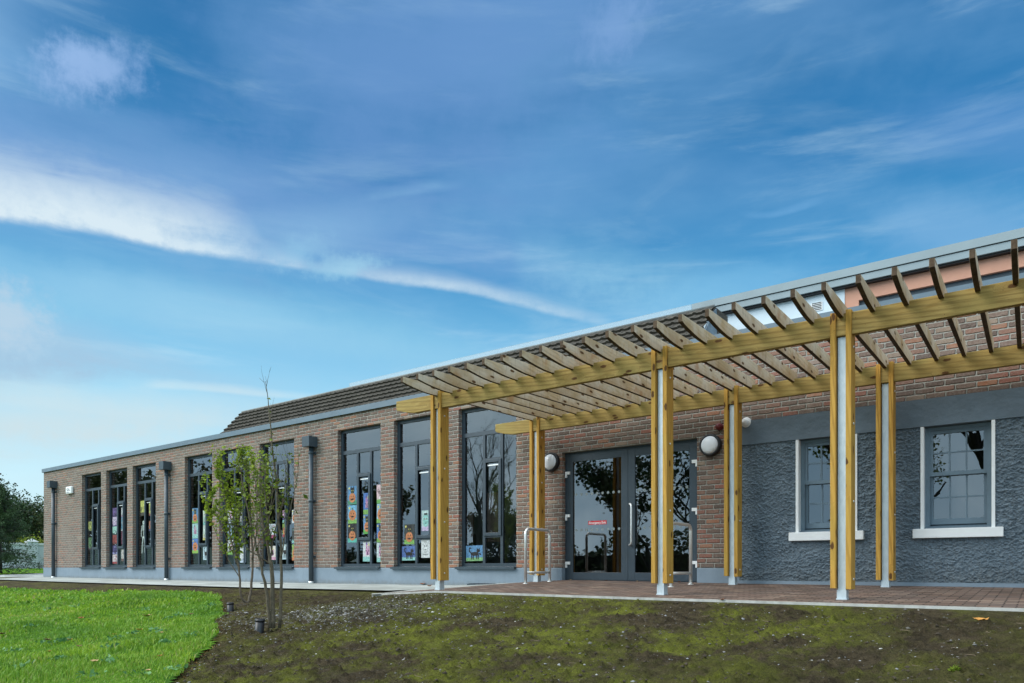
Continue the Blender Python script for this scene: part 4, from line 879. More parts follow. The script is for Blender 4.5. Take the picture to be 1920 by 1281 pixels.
# drain covers, lying in the path
def drain(x, y, w_, h_, label):
    z = float(zpath(x, y)) + .007
    o = empty('drain_cover', (x, y, z), label=label, cat='drain cover')
    MB().box(-w_ / 2, w_ / 2, -h_ / 2, h_ / 2, -.02, .006).build('cover_frame', M['pipe'], o)
    b = MB(); n = 9
    for k in range(n): b.box(-w_ / 2 + .02 + (w_ - .04) * k / n, -w_ / 2 + .02 + (w_ - .04) * (k + .5) / n, -h_ / 2 + .02, h_ / 2 - .02, .0062, .012)
    b.build('grate_bar', M['dark'], o)
drain(-8.35, -.22, .7, .24, 'dark slotted drain cover in the path by the corner of the paving'); drain(-14.6, -.45, .55, .3, 'dark drain cover in the path near the third downpipe'); drain(-33.0, .6, 1.6, .5, 'dark drain cover in the path beyond the far left corner')

# black standpipes at the lawn edge
for (px, py, lab, tl) in ((432.5, 1147, 'short black plastic tube standing in the soil beside the farther sapling', .04), (486, 1185, 'short black plastic tube standing in the soil beside the nearer sapling', -.05)):
    x, y, z = pix_ground(px, py); h = .145
    o = empty('irrigation_tube', (x, y, z), label=lab, cat='tube', group='black tubes in the soil'); o.rotation_euler = (tl, -tl, 0)
    MB().lathe([(.048, -.05), (.05, h), (.042, h), (.042, h - .06), (.0001, h - .06)], (0, 0, 0), 'z', 20).build('tube_wall', M['black'], o)
    MB().lathe([(.0505, h - .03), (.055, h - .03), (.055, h - .01), (.0505, h - .01)], (0, 0, 0), 'z', 20).build('tube_rim', M['black'], o)
#@@PART2@@
# ------------------------------------------------------------------ children's drawings taped to the glass
PC = {}
def paint(rgb):
    k = tuple(rgb)
    if k not in PC:
        m, t, b = mat('paint_%d' % len(PC), srgb(*rgb)[:3], .8); p = pos(t)
        c = srgb(*rgb)[:3]; gy_m = sum(c) / 3; c = tuple(.70 * (.78 * v + .22 * gy_m) for v in c); L(t, t.mix(t.mr(t.noise(p, 30, 4, .7), .35, .7), [v * .72 for v in c], [min(1, v * 1.25 + .02) for v in c]), b.inputs['Base Color']); PC[k] = m
    return PC[k]
BLUE, GRN, WHT, BLK, ORG, YEL, PNK, MINT, PUR, RED_, DKG, CRM = (70, 150, 205), (130, 195, 70), (222, 228, 226), (18, 20, 24), (226, 130, 45), (230, 220, 90), (214, 150, 190), (140, 215, 205), (95, 65, 140), (165, 50, 35), (52, 60, 58), (232, 214, 170)
GD = D + GY + .0265
class Draw:
    def __init__(s, w, h): s.w, s.h, s.b, s.ms, s.k = w, h, MB(), [], 0
    def mi(s, c):
        m = paint(c)
        if m not in s.ms: s.ms.append(m)
        return s.ms.index(m)
    def P(s, pts, c):     # pts in 0..1, painted one layer nearer than the last
        s.k += 1; y = -.0006 * s.k; s.b.poly([((u - .5) * s.w, y, (v - .5) * s.h) for u, v in pts], s.mi(c))
    def E(s, cx, cy, rx, ry, c, n=14): s.P([(cx + rx * math.cos(2 * math.pi * i / n), cy + ry * math.sin(2 * math.pi * i / n)) for i in range(n)], c)
    def Q(s, x0, x1, y0, y1, c): s.P([(x0, y0), (x1, y0), (x1, y1), (x0, y1)], c)
def pumpkin(d, cy=.38, r=.36, c=ORG, face=True):
    d.E(.5, cy, r, r * .72, c); d.Q(.46, .54, cy + r * .62, cy + r * .95, (70, 110, 40))
    if face:
        d.P([(.34, cy + .06), (.46, cy + .03), (.36, cy + .15)], BLK); d.P([(.66, cy + .06), (.54, cy + .03), (.64, cy + .15)], BLK)
        d.P([(.26, cy - .02), (.38, cy - .12), (.62, cy - .12), (.74, cy - .02), (.6, cy - .07), (.5, cy - .02), (.4, cy - .07)], BLK)
def catface(d, cy=.72, r=.17, c=BLK):
    d.E(.5, cy, r, r * .85, c); d.P([(.5 - r, cy + .02), (.5 - r * .9, cy + r * 1.4), (.5 - r * .2, cy + r * .7)], c); d.P([(.5 + r, cy + .02), (.5 + r * .9, cy + r * 1.4), (.5 + r * .2, cy + r * .7)], c)
    d.E(.5 - r * .4, cy + .01, r * .16, r * .16, YEL, 8); d.E(.5 + r * .4, cy + .01, r * .16, r * .16, YEL, 8)
def art(kind, w, h, pal):
    d = Draw(w, h); rr = random.Random(hash((kind, round(w, 3), round(h, 3))) & 0xffff if False else int(w * 7919 + h * 104729))
    top, bot = pal
    d.Q(0, 1, 0, 1, top); d.Q(0, 1, 0, .22, bot)
    if kind == 'pumpkin': pumpkin(d, .46, .42); d.E(.2, .85, .1, .07, YEL, 10)
    elif kind == 'cat_pumpkin': catface(d, .74, .2); d.Q(.38, .62, .5, .66, BLK); pumpkin(d, .36, .36); d.E(.16, .88, .09, .06, YEL, 10)
    elif kind == 'cat':
        d.E(.52, .46, .25, .13, BLK); d.E(.74, .64, .11, .1, BLK)
        d.P([(.66, .7), (.66, .84), (.74, .74)], BLK); d.P([(.76, .74), (.82, .85), (.83, .7)], BLK)
        for x in (.32, .42, .62, .72): d.P([(x, .42), (x + .06, .42), (x + .04, .1), (x - .01, .1)], BLK)
        d.P([(.84, .5), (.93, .42), (.9, .36), (.76, .46)], BLK)
        d.P([(.3, .5), (.2, .62), (.17, .8), (.24, .9), (.34, .86), (.34, .8), (.26, .82), (.22, .76), (.26, .64), (.36, .54)], BLK)
    elif kind == 'castle':
        d.Q(.3, .72, .3, .6, PNK); d.Q(.34, .46, .6, .78, (205, 110, 165)); d.Q(.58, .68, .6, .74, (205, 110, 165)); d.P([(.31, .78), (.49, .78), (.4, .95)], (110, 70, 160)); d.P([(.55, .74), (.71, .74), (.63, .88)], YEL)
        d.Q(.46, .56, .3, .46, (90, 50, 90)); d.E(.36, .5, .03, .04, BLK, 8); d.E(.64, .5, .03, .04, BLK, 8)
    elif kind == 'face':
        d.E(.5, .52, .36, .34, MINT); d.E(.38, .58, .06, .04, RED_, 8); d.E(.64, .58, .06, .04, RED_, 8); d.Q(.3, .7, .78, .86, BLK); d.Q(.4, .62, .36, .39, BLK)
    elif kind == 'sketch':
        d.E(.5, .55, .3, .32, (190, 196, 194)); d.E(.5, .55, .25, .27, top); 
        for x in (.4, .6): d.E(x, .6, .05, .05, (90, 95, 98), 10)
        d.Q(.38, .62, .4, .43, (100, 104, 106)); d.Q(.2, .8, .16, .19, (120, 124, 126))
    elif kind == 'bones':
        d = Draw(w, h); c = (205, 225, 215)
        d.E(.5, .93, .17, .055, c); d.E(.45, .94, .04, .012, BLK, 8); d.E(.58, .94, .04, .012, BLK, 8)
        for k in range(5): d.Q(.28, .76, .70 + .035 * k, .715 + .035 * k, c)
        d.Q(.47, .55, .5, .88, c); d.Q(.36, .68, .47, .52, c)
        d.P([(.36, .5), (.46, .5), (.36, .25), (.34, .02), (.24, .02), (.28, .27)], c); d.P([(.56, .5), (.66, .5), (.74, .26), (.82, .02), (.7, .02), (.64, .26)], c)
        d.P([(.24, .84), (.30, .84), (.2, .66), (.22, .5), (.14, .5), (.12, .68)], c); d.P([(.74, .84), (.8, .84), (.92, .66), (.9, .5), (.83, .5), (.84, .66)], c)
    else:      # scribbled swirls
        pool = [bot, tuple(int(v * .55) for v in top), tuple(min(255, int(v * 1.3 + 30)) for v in top)]
        for _ in range(11):
            x, y, r = rr.uniform(.15, .85), rr.uniform(.12, .88), rr.uniform(.06, .14)
            d.E(x, y, r, r * .7, rr.choice(pool), 9); d.E(x, y, r * .55, r * .4, top, 8)
    return d
ART = [  # x0, x1, y0, y1 in the photo, kind, (paper colour, lower colour), label
 (873.8, 905, 1023, 1052, 'cat', (BLUE, (130, 200, 120)), 'blue drawing of a walking black cat, alone in the window nearest the porch'),
 (758.4, 777, 983, 1020.5, 'cat_pumpkin', (DKG, GRN), 'drawing of black cat on pale pumpkin, above the blue cat behind the first pergola post'),
 (753.7, 779.5, 1024, 1051, 'cat', ((60, 110, 190), MINT), 'dark blue drawing of a walking cat, low in the window beside the first pergola post'),
 (790.7, 806, 957, 995.5, 'face', ((190, 225, 220), (200, 180, 220)), 'drawing of a green face in the opening sash, beside the first pergola post'),
 (790, 806, 1009, 1046, 'sketch', (WHT, WHT), 'black and white sketch of a face under the green face drawing'),
 (652.5, 669.3, 911.5, 946, 'cat_pumpkin', (BLUE, (60, 160, 120)), 'drawing of black cat on pumpkin, topmost in left pane right of the third downpipe'),
 (652.5, 669.3, 947.5, 981.7, 'pumpkin', ((95, 185, 225), GRN), 'drawing of big orange pumpkin on blue, middle of left pane right of the third downpipe'),
 (652.5, 669.3, 982.3, 1017.3, 'cat_pumpkin', ((40, 44, 46), (60, 200, 180)), 'drawing of pumpkin on black and mint paper, lowest of its column of three'),
 (681.4, 695, 924.4, 964.5, 'castle', ((40, 120, 205), GRN), 'drawing of pink castle on strong blue paper in the opening sash'),
 (681.4, 695, 965, 1001, 'cat_pumpkin', ((90, 160, 215), (90, 190, 60)), 'drawing of black cat on cream pumpkin, under the castle in the opening sash'),
 (680.7, 698, 1012.5, 1053, 'castle', (WHT, MINT), 'drawing of small pink castle on white paper, bottom middle pane'),
 (706.5, 721, 908.5, 944, 'scribble', ((235, 195, 200), (110, 200, 80)), 'pink and green drawing, topmost in right pane of the third window from the porch'),
 (706.5, 721, 944.8, 981, 'pumpkin', ((150, 205, 230), GRN), 'drawing of pale orange pumpkin, second down in right pane by the brick pier'),
 (706.5, 721, 982, 1017, 'cat_pumpkin', ((60, 130, 205), GRN), 'drawing of black cat on pumpkin, third down in right pane by the brick pier'),
 (706.5, 721, 1018, 1054, 'castle', ((205, 225, 225), MINT), 'pale castle drawing, lowest in right pane by the brick pier'),
 (504.6, 516.8, 982.5, 1008.8, 'scribble', ((205, 220, 225), (190, 60, 110)), 'white drawing with pink swirls behind the taller sapling'),
 (504.6, 516.8, 1024, 1050, 'castle', ((235, 225, 210), (230, 160, 190)), 'cream and pink drawing low in left pane behind the taller sapling'),
 (530, 538, 957, 974, 'scribble', (PNK, (90, 60, 150)), 'small lilac drawing at the top of the opening sash behind the sapling'),
 (530, 538, 975, 981.5, 'scribble', (MINT, (20, 120, 90)), 'narrow mint strip drawing between the lilac and green ones behind the sapling'),
 (530, 538, 982.4, 1007, 'pumpkin', ((150, 215, 40), (190, 40, 60)), 'bright green and red drawing in the opening sash behind the sapling'),
 (528, 540.5, 1019, 1049, 'cat', ((205, 228, 230), (190, 220, 230)), 'drawing of black cat on white paper, bottom middle pane left of the third downpipe'),
 (547.6, 556, 956, 981, 'cat_pumpkin', (WHT, WHT), 'white drawing of black cat on orange pumpkin, highest beside the third downpipe pier'),
 (547.6, 556, 990, 1018, 'scribble', (DKG, MINT), 'dark and mint drawing, middle of right pane left of the third downpipe'),
 (547.6, 556, 1021, 1051, 'pumpkin', (GRN, ORG), 'green and orange drawing, lowest in right pane left of the third downpipe'),
 (427, 438, 952, 981, 'castle', (WHT, (205, 225, 240)), 'white drawing high in left pane behind the leafy sapling'),
 (427, 438, 983, 1010, 'scribble', ((170, 205, 225), (70, 140, 180)), 'pale blue drawing in left pane behind the leafy sapling'),
 (427, 438, 1013, 1040, 'castle', (WHT, GRN), 'white and green drawing, lowest in left pane behind the leafy sapling'),
 (450, 460, 955, 985, 'sketch', (WHT, MINT), 'white sketch in the opening sash behind the leafy sapling'),
 (450, 461, 1025, 1055, 'sketch', (WHT, (200, 220, 240)), 'white sketch in the bottom middle pane behind the leafy sapling'),
 (360.5, 371.6, 953, 981.4, 'cat_pumpkin', (BLUE, GRN), 'blue drawing of cat and pumpkin, topmost in left pane right of the second downpipe'),
 (360.5, 371.6, 982, 1009.8, 'castle', ((160, 220, 215), MINT), 'pale mint drawing, middle of left pane right of the second downpipe'),
 (360.5, 371.6, 1010.4, 1037.6, 'pumpkin', ((60, 130, 215), (150, 205, 50)), 'blue and green drawing of orange pumpkin, lowest in left pane right of second downpipe'),
 (380.8, 388.3, 957, 984.4, 'scribble', ((205, 225, 200), (120, 200, 190)), 'pale green drawing, upper one in sash right of the second downpipe'),
 (380.8, 388.3, 985, 1012.9, 'scribble', ((200, 225, 205), (220, 210, 90)), 'pale drawing with yellow, lower one in sash right of the second downpipe'),
 (380.8, 391, 1024, 1050, 'cat', ((190, 225, 235), (190, 225, 235)), 'pale blue drawing with black figure, bottom middle pane right of second downpipe'),
 (263.6, 272, 939, 967, 'scribble', ((200, 205, 60), (60, 60, 40)), 'yellow swirl drawing above the paper skeleton'),
 (263.6, 274.5, 975.5, 1039, 'bones', (WHT, WHT), 'white paper skeleton hanging in the window left of the second downpipe'),
 (279.5, 285, 941, 967, 'scribble', ((190, 200, 60), (150, 70, 40)), 'yellow swirl drawing in the sash right of the paper skeleton'),
 (279.5, 285, 977, 996, 'scribble', ((190, 100, 30), (60, 60, 120)), 'orange drawing in the sash right of the paper skeleton'),
 (211.2, 221.5, 952.4, 969, 'scribble', (PUR, (60, 40, 110)), 'purple swirl drawing, highest of six in a column in the second window from far end'),
 (211.2, 221.5, 969.4, 986.8, 'scribble', ((200, 175, 215), PUR), 'lilac swirl drawing, second of six in a column'),
 (211.2, 221.5, 987.2, 1003, 'scribble', ((150, 215, 195), (30, 60, 60)), 'mint swirl drawing, third of six in a column'),
 (211.2, 221.5, 1003.4, 1020.5, 'scribble', (RED_, (110, 30, 25)), 'brick red drawing, fourth of six in a column'),
 (211.2, 221.5, 1022.6, 1039.2, 'scribble', ((50, 45, 110), (150, 150, 210)), 'indigo swirl drawing, fifth of six in a column'),
 (211.2, 221.5, 1040, 1057, 'scribble', ((220, 205, 205), (180, 40, 50)), 'white and red swirl drawing, lowest of six in a column'),
 (227.7, 232.9, 952, 969, 'scribble', (WHT, PNK), 'white drawing at the top of the sash beside the column of six'),
 (227.7, 232.9, 969.4, 995.2, 'scribble', ((70, 160, 200), WHT), 'blue drawing in the middle of the sash beside the column of six'),
 (227.7, 232.9, 995.6, 1020.5, 'scribble', ((115, 25, 70), (115, 25, 70)), 'plain maroon sheet at the bottom of the sash beside the column of six'),
 (227.7, 234.6, 1029, 1052.6, 'scribble', ((215, 210, 195), (120, 90, 80)), 'cream patterned drawing in the bottom middle pane beside the column of six'),
 (166, 174, 978, 996, 'scribble', ((150, 160, 40), (40, 60, 40)), 'yellow green drawing in the window nearest the far end'),
 (166, 174, 1008, 1030, 'scribble', ((60, 110, 50), (60, 40, 60)), 'dark green drawing in the window nearest the far end'),
]
for x0, x1, y0, y1, kind, pal, lab in ART:
    gd = GD
    a, c = PX(x0, gd), PX(x1, gd); xm_ = (x0 + x1) / 2
    z1_, z0_ = PZ(xm_, y0, gd), PZ(xm_, y1, gd)
    d = art(kind, c - a, z1_ - z0_, pal)
    o = d.b.build('drawing', d.ms, fix=False); o.location = ((a + c) / 2, gd - D, (z0_ + z1_) / 2)
    o.rotation_euler = (0, R(random.uniform(-1.2, 1.2)), 0)
    if kind != 'bones': tag(o, lab, 'drawing', 'childrens drawings taped to the window glass')
    else: tag(o, lab, 'decoration')
# loose sheet curling on the sill
a, c = PX(652, GD + .05), PX(670, GD + .05); zz = PZ(660, 1053, GD + .05)
o = MB().poly([(0, 0, 0), (c - a, 0, 0), (c - a - .03, .03, .14), (.18, .05, .07)]).poly([(0, .002, 0), (.18, .052, .07), (c - a, .002, 0)]).build('loose_paper', M['white'], fix=False); o.location = (a, GY + .11, zz - .01)
tag(o, 'loose white sheet curling on the sill below the column of three pumpkin drawings', 'paper')

# ------------------------------------------------------------------ foliage helpers
def mesh_from_np(name, v, f_flat, ftot, m, tint=None, smooth=False, parent=None):
    me = bpy.data.meshes.new(name); me.vertices.add(len(v)); me.vertices.foreach_set('co', v.ravel().astype(np.float32))
    me.loops.add(len(f_flat)); me.loops.foreach_set('vertex_index', f_flat.astype(np.int32)); st = np.concatenate([[0], np.cumsum(ftot)[:-1]])
    me.polygons.add(len(ftot)); me.polygons.foreach_set('loop_start', st.astype(np.int32)); me.polygons.foreach_set('loop_total', ftot.astype(np.int32))
    if smooth: me.polygons.foreach_set('use_smooth', np.ones(len(ftot), bool))
    me.materials.append(m); me.update(calc_edges=True)
    if tint is not None:
        at = me.attributes.new('tint', 'FLOAT', 'POINT'); at.data.foreach_set('value', tint.astype(np.float32))
    return link(name, me, parent)
def leaves(name, pts, size, m, parent=None, droop=.3, aspect=.42, r=None, tintp=.12, flat=False):
    r = r or rng; n = len(pts); pts = np.asarray(pts, float)
    az = r.uniform(0, 2 * np.pi, n); el = r.normal(-droop, .5, n) if not flat else r.normal(0, .15, n)
    d = np.stack([np.cos(az) * np.cos(el), np.sin(az) * np.cos(el), np.sin(el)], 1)
    q = r.normal(0, 1, (n, 3)); 
    if flat: q = np.array([0, 0, 1.0]) + .25 * q
    s = np.cross(d, q); s /= np.linalg.norm(s, axis=1, keepdims=True) + 1e-9; up = np.cross(s, d)
    L_ = size * r.uniform(.45, 1.3, n)[:, None]; w_ = L_ * aspect
    v = np.stack([pts, pts + d * L_ * .45 + s * w_ + up * L_ * .12, pts + d * L_ - up * L_ * .08, pts + d * L_ * .45 - s * w_ + up * L_ * .12], 1).reshape(-1, 3)
    b_ = np.arange(n) * 4; f = np.stack([b_, b_ + 1, b_ + 2, b_, b_ + 2, b_ + 3], 1).ravel(); tot = np.full(2 * n, 3)
    t_ = np.repeat(np.where(r.random(n) < tintp, r.uniform(.3, .9, n), r.uniform(0, .2, n)), 4)
    return mesh_from_np(name, v, f, tot, m, t_, parent=parent)

# the two multi-stemmed saplings, traced as stems in photo pixels at their own distance
def at_dist(px, py, d, off=0.0):
    p = math.atan((px - 960) / F_PX); rr = (d + off) / math.cos(p - TH) if False else d + off
    a = TH - p; return Vector((-math.sin(a) * rr, -D + math.cos(a) * rr, EYE + (1064 - py) / F_PX * math.cos(p) * rr))
def sapling(base_px, stems, label, lm, bark, leaf_fn, seed, rb):
    x, y, z = pix_ground(*base_px); dist = math.hypot(x, y + D); r_ = random.Random(seed)
    o = empty('sapling_tree', (x, y, z), label=label, cat='sapling'); inv = Matrix.Translation((-x, -y, -z))
    b = MB(); lp = []
    def curve_pts(pts, n=22):
        out = []
        for i in range(n + 1):
            t = i / n * (len(pts) - 1); k = min(int(t), len(pts) - 2); f = t - k
            p0, p1, p2, p3 = pts[max(k - 1, 0)], pts[k], pts[k + 1], pts[min(k + 2, len(pts) - 1)]
            out.append(.5 * ((2 * p1) + (p2 - p0) * f + (2 * p0 - 5 * p1 + 4 * p2 - p3) * f * f + (3 * p1 - p0 - 3 * p2 + p3) * f ** 3))
        return out
    for pix, r0, side_n, off, side0 in stems:
        P_ = [at_dist(px, py, dist, off * i / (len(pix) - 1)) for i, (px, py) in enumerate(pix)]
        P_ = curve_pts(P_)
        P_ = [p + Vector((r_.uniform(-1, 1), r_.uniform(-1, 1), 0)) * .006 for p in P_]
        r0 *= .85; n = len(P_); b.tube(P_, [r0 * (1 - .86 * i / (n - 1)) for i in range(n)], 8)
        for _ in range(side_n):
            i = r_.randint(int(n * side0), n - 2); p = P_[i]; ln = r_.uniform(.12, .5) * (1.25 - i / n * .7)
            a = r_.uniform(0, 2 * math.pi); dr = Vector((math.cos(a) * .55, math.sin(a) * .55, 1.0)).normalized(); q = [p]
            for s_ in range(5): dr = (dr + Vector((r_.uniform(-.16, .16), r_.uniform(-.16, .16), .12))).normalized(); q.append(q[-1] + dr * ln / 5)
            rr0 = max(.0028, r0 * (1 - .86 * i / (n - 1)) * .5); b.tube(q, [rr0 * (1 - .8 * k / 5) for k in range(6)], 5)
            for k in range(1, 6):
                for _ in range(r_.randint(1, 2)): lp.append((q[k], i / n))
                if r_.random() < .35:      # tiny twig
                    dd = (dr + Vector((r_.uniform(-1, 1), r_.uniform(-1, 1), r_.uniform(-.2, .8)))).normalized(); e = q[k] + dd * r_.uniform(.03, .10); b.tube([q[k], e], [.002, .001], 4); lp.append((e, i / n))
        for k in range(int(n * .5), n, 2): lp.append((P_[k], k / n))
    t = b.build('stems', bark, o, fix=False); t.matrix_parent_inverse = inv
    pts = [tuple(p + Vector((r_.gauss(0, .012), r_.gauss(0, .012), r_.gauss(0, .012)))) for p, h in lp for _ in range(leaf_fn(p, h, r_))]
    l = leaves('crown', pts, .062, lm, o, droop=.35, aspect=.30, r=np.random.default_rng(seed), tintp=.35); l.matrix_parent_inverse = inv
    return o
A_st = [([(465, 1131), (452, 1118), (448, 1064), (434, 1014), (423, 950), (415, 885)], .027, 20, -.1, .45), ([(466, 1131), (471, 1100), (474, 1043), (470, 971), (466, 896), (462, 860)], .030, 22, .15, .5),
        ([(445, 1045), (439, 990), (438, 935), (440, 862)], .014, 18, .1, .2), ([(449, 1070), (425, 1010), (402, 955), (393, 905)], .010, 12, -.25, .35), ([(472, 1050), (482, 980), (478, 900), (474, 858)], .013, 18, -.2, .3),
        ([(436, 1020), (452, 960), (452, 890), (450, 852)], .011, 16, .2, .25), ([(450, 1085), (418, 1030), (396, 975), (388, 930)], .010, 16, .2, .3), ([(470, 1010), (492, 950), (500, 900), (496, 862)], .011, 18, .1, .3), ([(440, 1000), (420, 930), (408, 880), (404, 866)], .010, 18, 0, .3)]
sapling((465, 1131), A_st, 'leafy green sapling with two curved stems from one base, standing farther from the camera', M['leafA'], M['barkA'],
        lambda p, h, r_: (r_.choice((1, 2, 2, 3)) if h > .2 else (1 if r_.random() < .3 else 0)), 5, .03)
B_st = [([(507, 1178), (500, 1110), (491, 1068), (477, 1010), (460, 935), (452, 880)], .024, 16, -.1, .5), ([(512, 1178), (510, 1079), (506, 1046), (500, 1010), (488, 955), (478, 895)], .031, 16, .0, .5),
        ([(524, 1178), (527, 1097), (527, 1043), (522, 971), (518, 900), (511, 838), (505.6, 784), (502, 749), (498.5, 715)], .021, 13, .1, .30), ([(527, 1045), (540, 975), (556, 905), (560, 870)], .009, 12, .1, .3),
        ([(510, 1060), (488, 1045), (462, 1025), (452, 985), (447, 940)], .011, 10, -.2, .4), ([(506, 1050), (515, 1000), (528, 950), (536, 900), (543, 845)], .011, 16, -.1, .35), ([(511, 1040), (503, 980), (497, 930), (497, 880)], .012, 14, .2, .3),
        ([(492, 1070), (496, 1010), (508, 950), (513, 880)], .011, 12, -.2, .3)]
sapling((514, 1180), B_st, 'tall sparse sapling of several bare upright stems with one thin leader above the roof', M['leafB'], M['barkB'],
        lambda p, h, r_: (1 if r_.random() < (.42 if h < .6 else .14) else 0), 9, .03)
# leaf pair on the leader
# ------------------------------------------------------------------ grass, pebbles, clods, weeds, fallen leaves
def in_view(x, y, a0, a1):
    a = np.degrees(np.arctan2(-x, y + D)); return (a > a0) & (a < a1)
def scatter(n, x0, x1, y0, y1): return rng.uniform(x0, x1, n), rng.uniform(y0, y1, n)
gx, gy_, gs = [], [], []
for (r0, r1, dens, w_) in ((2.6, 5.5, 3000, .0038), (5.5, 8, 2300, .005), (8, 11.5, 1300, .0072), (11.5, 17, 560, .012), (17, 32, 150, .022)):
    n = int(dens * (r1 + r0) / 2 * (r1 - r0) * R(36)); rr = np.sqrt(rng.uniform(r0 ** 2, r1 ** 2, n)); a = rng.uniform(R(52), R(88), n)
    x, y = -np.sin(a) * rr, -D + np.cos(a) * rr; k = poly_mask(x + fnoise(x, y, 2.2, 71, 4) * .45, y + fnoise(x, y, 2.2, 72, 4) * .45, lawn_poly) & (y + D < Dedge(x) - .35); gx.append(x[k]); gy_.append(y[k]); gs.append(np.full(k.sum(), w_))
x, y = scatter(6000, -49.5, -31, -1.5, 15); k = poly_mask(x, y, bl_poly); gx.append(x[k]); gy_.append(y[k]); gs.append(np.full(k.sum(), .04))
gx, gy_, gs = map(np.concatenate, (gx, gy_, gs)); n = len(gx)
gz = np.where(gx < -30.5, np.where(poly_mask(gx, gy_, bl_poly), zback(gx) + .03, lawn_z(gx, gy_)), lawn_z(gx, gy_))
cl = fnoise(gx, gy_, 1.4, 21, 3); hgt = (.032 + .034 * rng.random(n)) * (1 + 2.0 * np.clip(cl, -.3, .6)); az = rng.uniform(0, 2 * np.pi, n); lean = rng.uniform(.1, .75, n)
dx, dy = np.cos(az), np.sin(az); sx, sy_ = -dy, dx; w = gs * rng.uniform(.7, 1.3, n)
P0 = np.stack([gx, gy_, gz - .006], 1); S_ = np.stack([sx, sy_, 0 * sx], 1) * w[:, None]; DD = np.stack([dx * lean, dy * lean, np.ones(n)], 1)
mid_ = P0 + DD * np.array([.45, .45, 1]) * (hgt * .55)[:, None]; tip = P0 + DD * np.array([1.1, 1.1, .92]) * hgt[:, None]
v = np.stack([P0 - S_, P0 + S_, mid_ + S_ * .75, mid_ - S_ * .75, tip], 1).reshape(-1, 3); b_ = np.arange(n) * 5
f = np.stack([b_, b_ + 1, b_ + 2, b_ + 3, b_ + 3, b_ + 2, b_ + 4], 1).ravel(); tot = np.tile([4, 3], n)
ti = np.clip(.44 + 1.1 * fnoise(gx, gy_, .9, 33, 3) + rng.normal(0, .22, n), 0, 1); ti = np.where(rng.random(n) < .035, 1.0, ti)
ti = np.clip(ti - .35 * np.clip(fnoise(gx, gy_, 5.0, 35, 3), -.3, .5) * 1.4, 0, 1)
tag(mesh_from_np('grass', v, f, tot, M['grass'], np.repeat(ti, 5)), 'fresh green mown grass of the front lawn', 'grass', kind='stuff')

def stones(name, x, y, s, tint, m, sink=.35):
    n = len(x); z = soil_z(x, y)
    base = np.array([(1, 0, 0), (0, 1, 0), (-1, 0, 0), (0, -1, 0), (0, 0, 1), (.6, .6, .6), (-.6, .5, .6), (-.5, -.6, .6), (.6, -.6, .5)], float)
    fc = np.array([(0, 1, 5), (1, 2, 6), (2, 3, 7), (3, 0, 8), (4, 5, 6), (4, 6, 7), (4, 7, 8), (4, 8, 5), (1, 6, 5), (2, 7, 6), (3, 8, 7), (0, 5, 8)])
    j = rng.uniform(.65, 1.3, (n, 9, 3)); a = rng.uniform(0, 6.28, n); ca, sa = np.cos(a), np.sin(a)
    q = base[None] * j * np.array([1, .75, .6]); qx = q[..., 0] * ca[:, None] - q[..., 1] * sa[:, None]; qy = q[..., 0] * sa[:, None] + q[..., 1] * ca[:, None]
    v = np.stack([x[:, None] + qx * s[:, None], y[:, None] + qy * s[:, None], z[:, None] + (q[..., 2] - .15) * s[:, None]], -1).reshape(-1, 3)
    f = (np.arange(n)[:, None, None] * 9 + fc[None]).reshape(-1); return mesh_from_np(name, v, f, np.full(n * 12, 3), m, np.repeat(tint, 9))
n = 34000; x, y = scatter(n, -14, 2, -8.4, -3.3); k = ~poly_mask(x, y, lawn_poly) & (y + D < Dedge(x) - .06); x, y = x[k], y[k]
g = np.exp(-((x + 7.3) / 1.5) ** 2 - ((y + 4.5) / .8) ** 2); keep = rng.random(len(x)) < .16 + .2 * (x < -6) ; x, y = x[keep], y[keep]
x2 = rng.normal(-7.5, 1.1, 7000); y2 = rng.normal(-4.6, .6, 7000); k = (~poly_mask(x2, y2, lawn_poly)) & (y2 + D < Dedge(x2) - .08); x2, y2 = x2[k], y2[k]
xa, ya = np.concatenate([x, x2]), np.concatenate([y, y2]); s = .004 + .013 * rng.random(len(xa)) ** 3.0
s = np.where(rng.random(len(xa)) < .025, rng.uniform(.014, .030, len(xa)), s)
ti = np.where(rng.random(len(xa)) < .07, rng.uniform(.85, 1, len(xa)), rng.uniform(.15, .8, len(xa))); ti[len(x):] = np.clip(ti[len(x):] + .05, 0, 1)
tag(stones('pebbles', xa, ya, s, ti, M['pebble']), 'small pale pebbles and grit strewn over the dark soil', 'pebbles', kind='stuff')
x, y = scatter(40000, -16, 2, -8.4, -1.9); k = ~poly_mask(x, y, lawn_poly) & (y + D < Dedge(x) - .1); x, y = x[k], y[k]; cl = fnoise(x, y, 1.1, 44, 3); k = rng.random(len(x)) < .4 + 2.2 * cl; x, y = x[k], y[k]
tag(stones('soil_clods', x, y, .005 + .020 * rng.random(len(x)) ** 2.2, np.zeros(len(x)), worn('clod', (.048, .036, .022), .95, .35, 20)), 'crumbly dark soil clods on the planting bed', 'soil', kind='stuff')
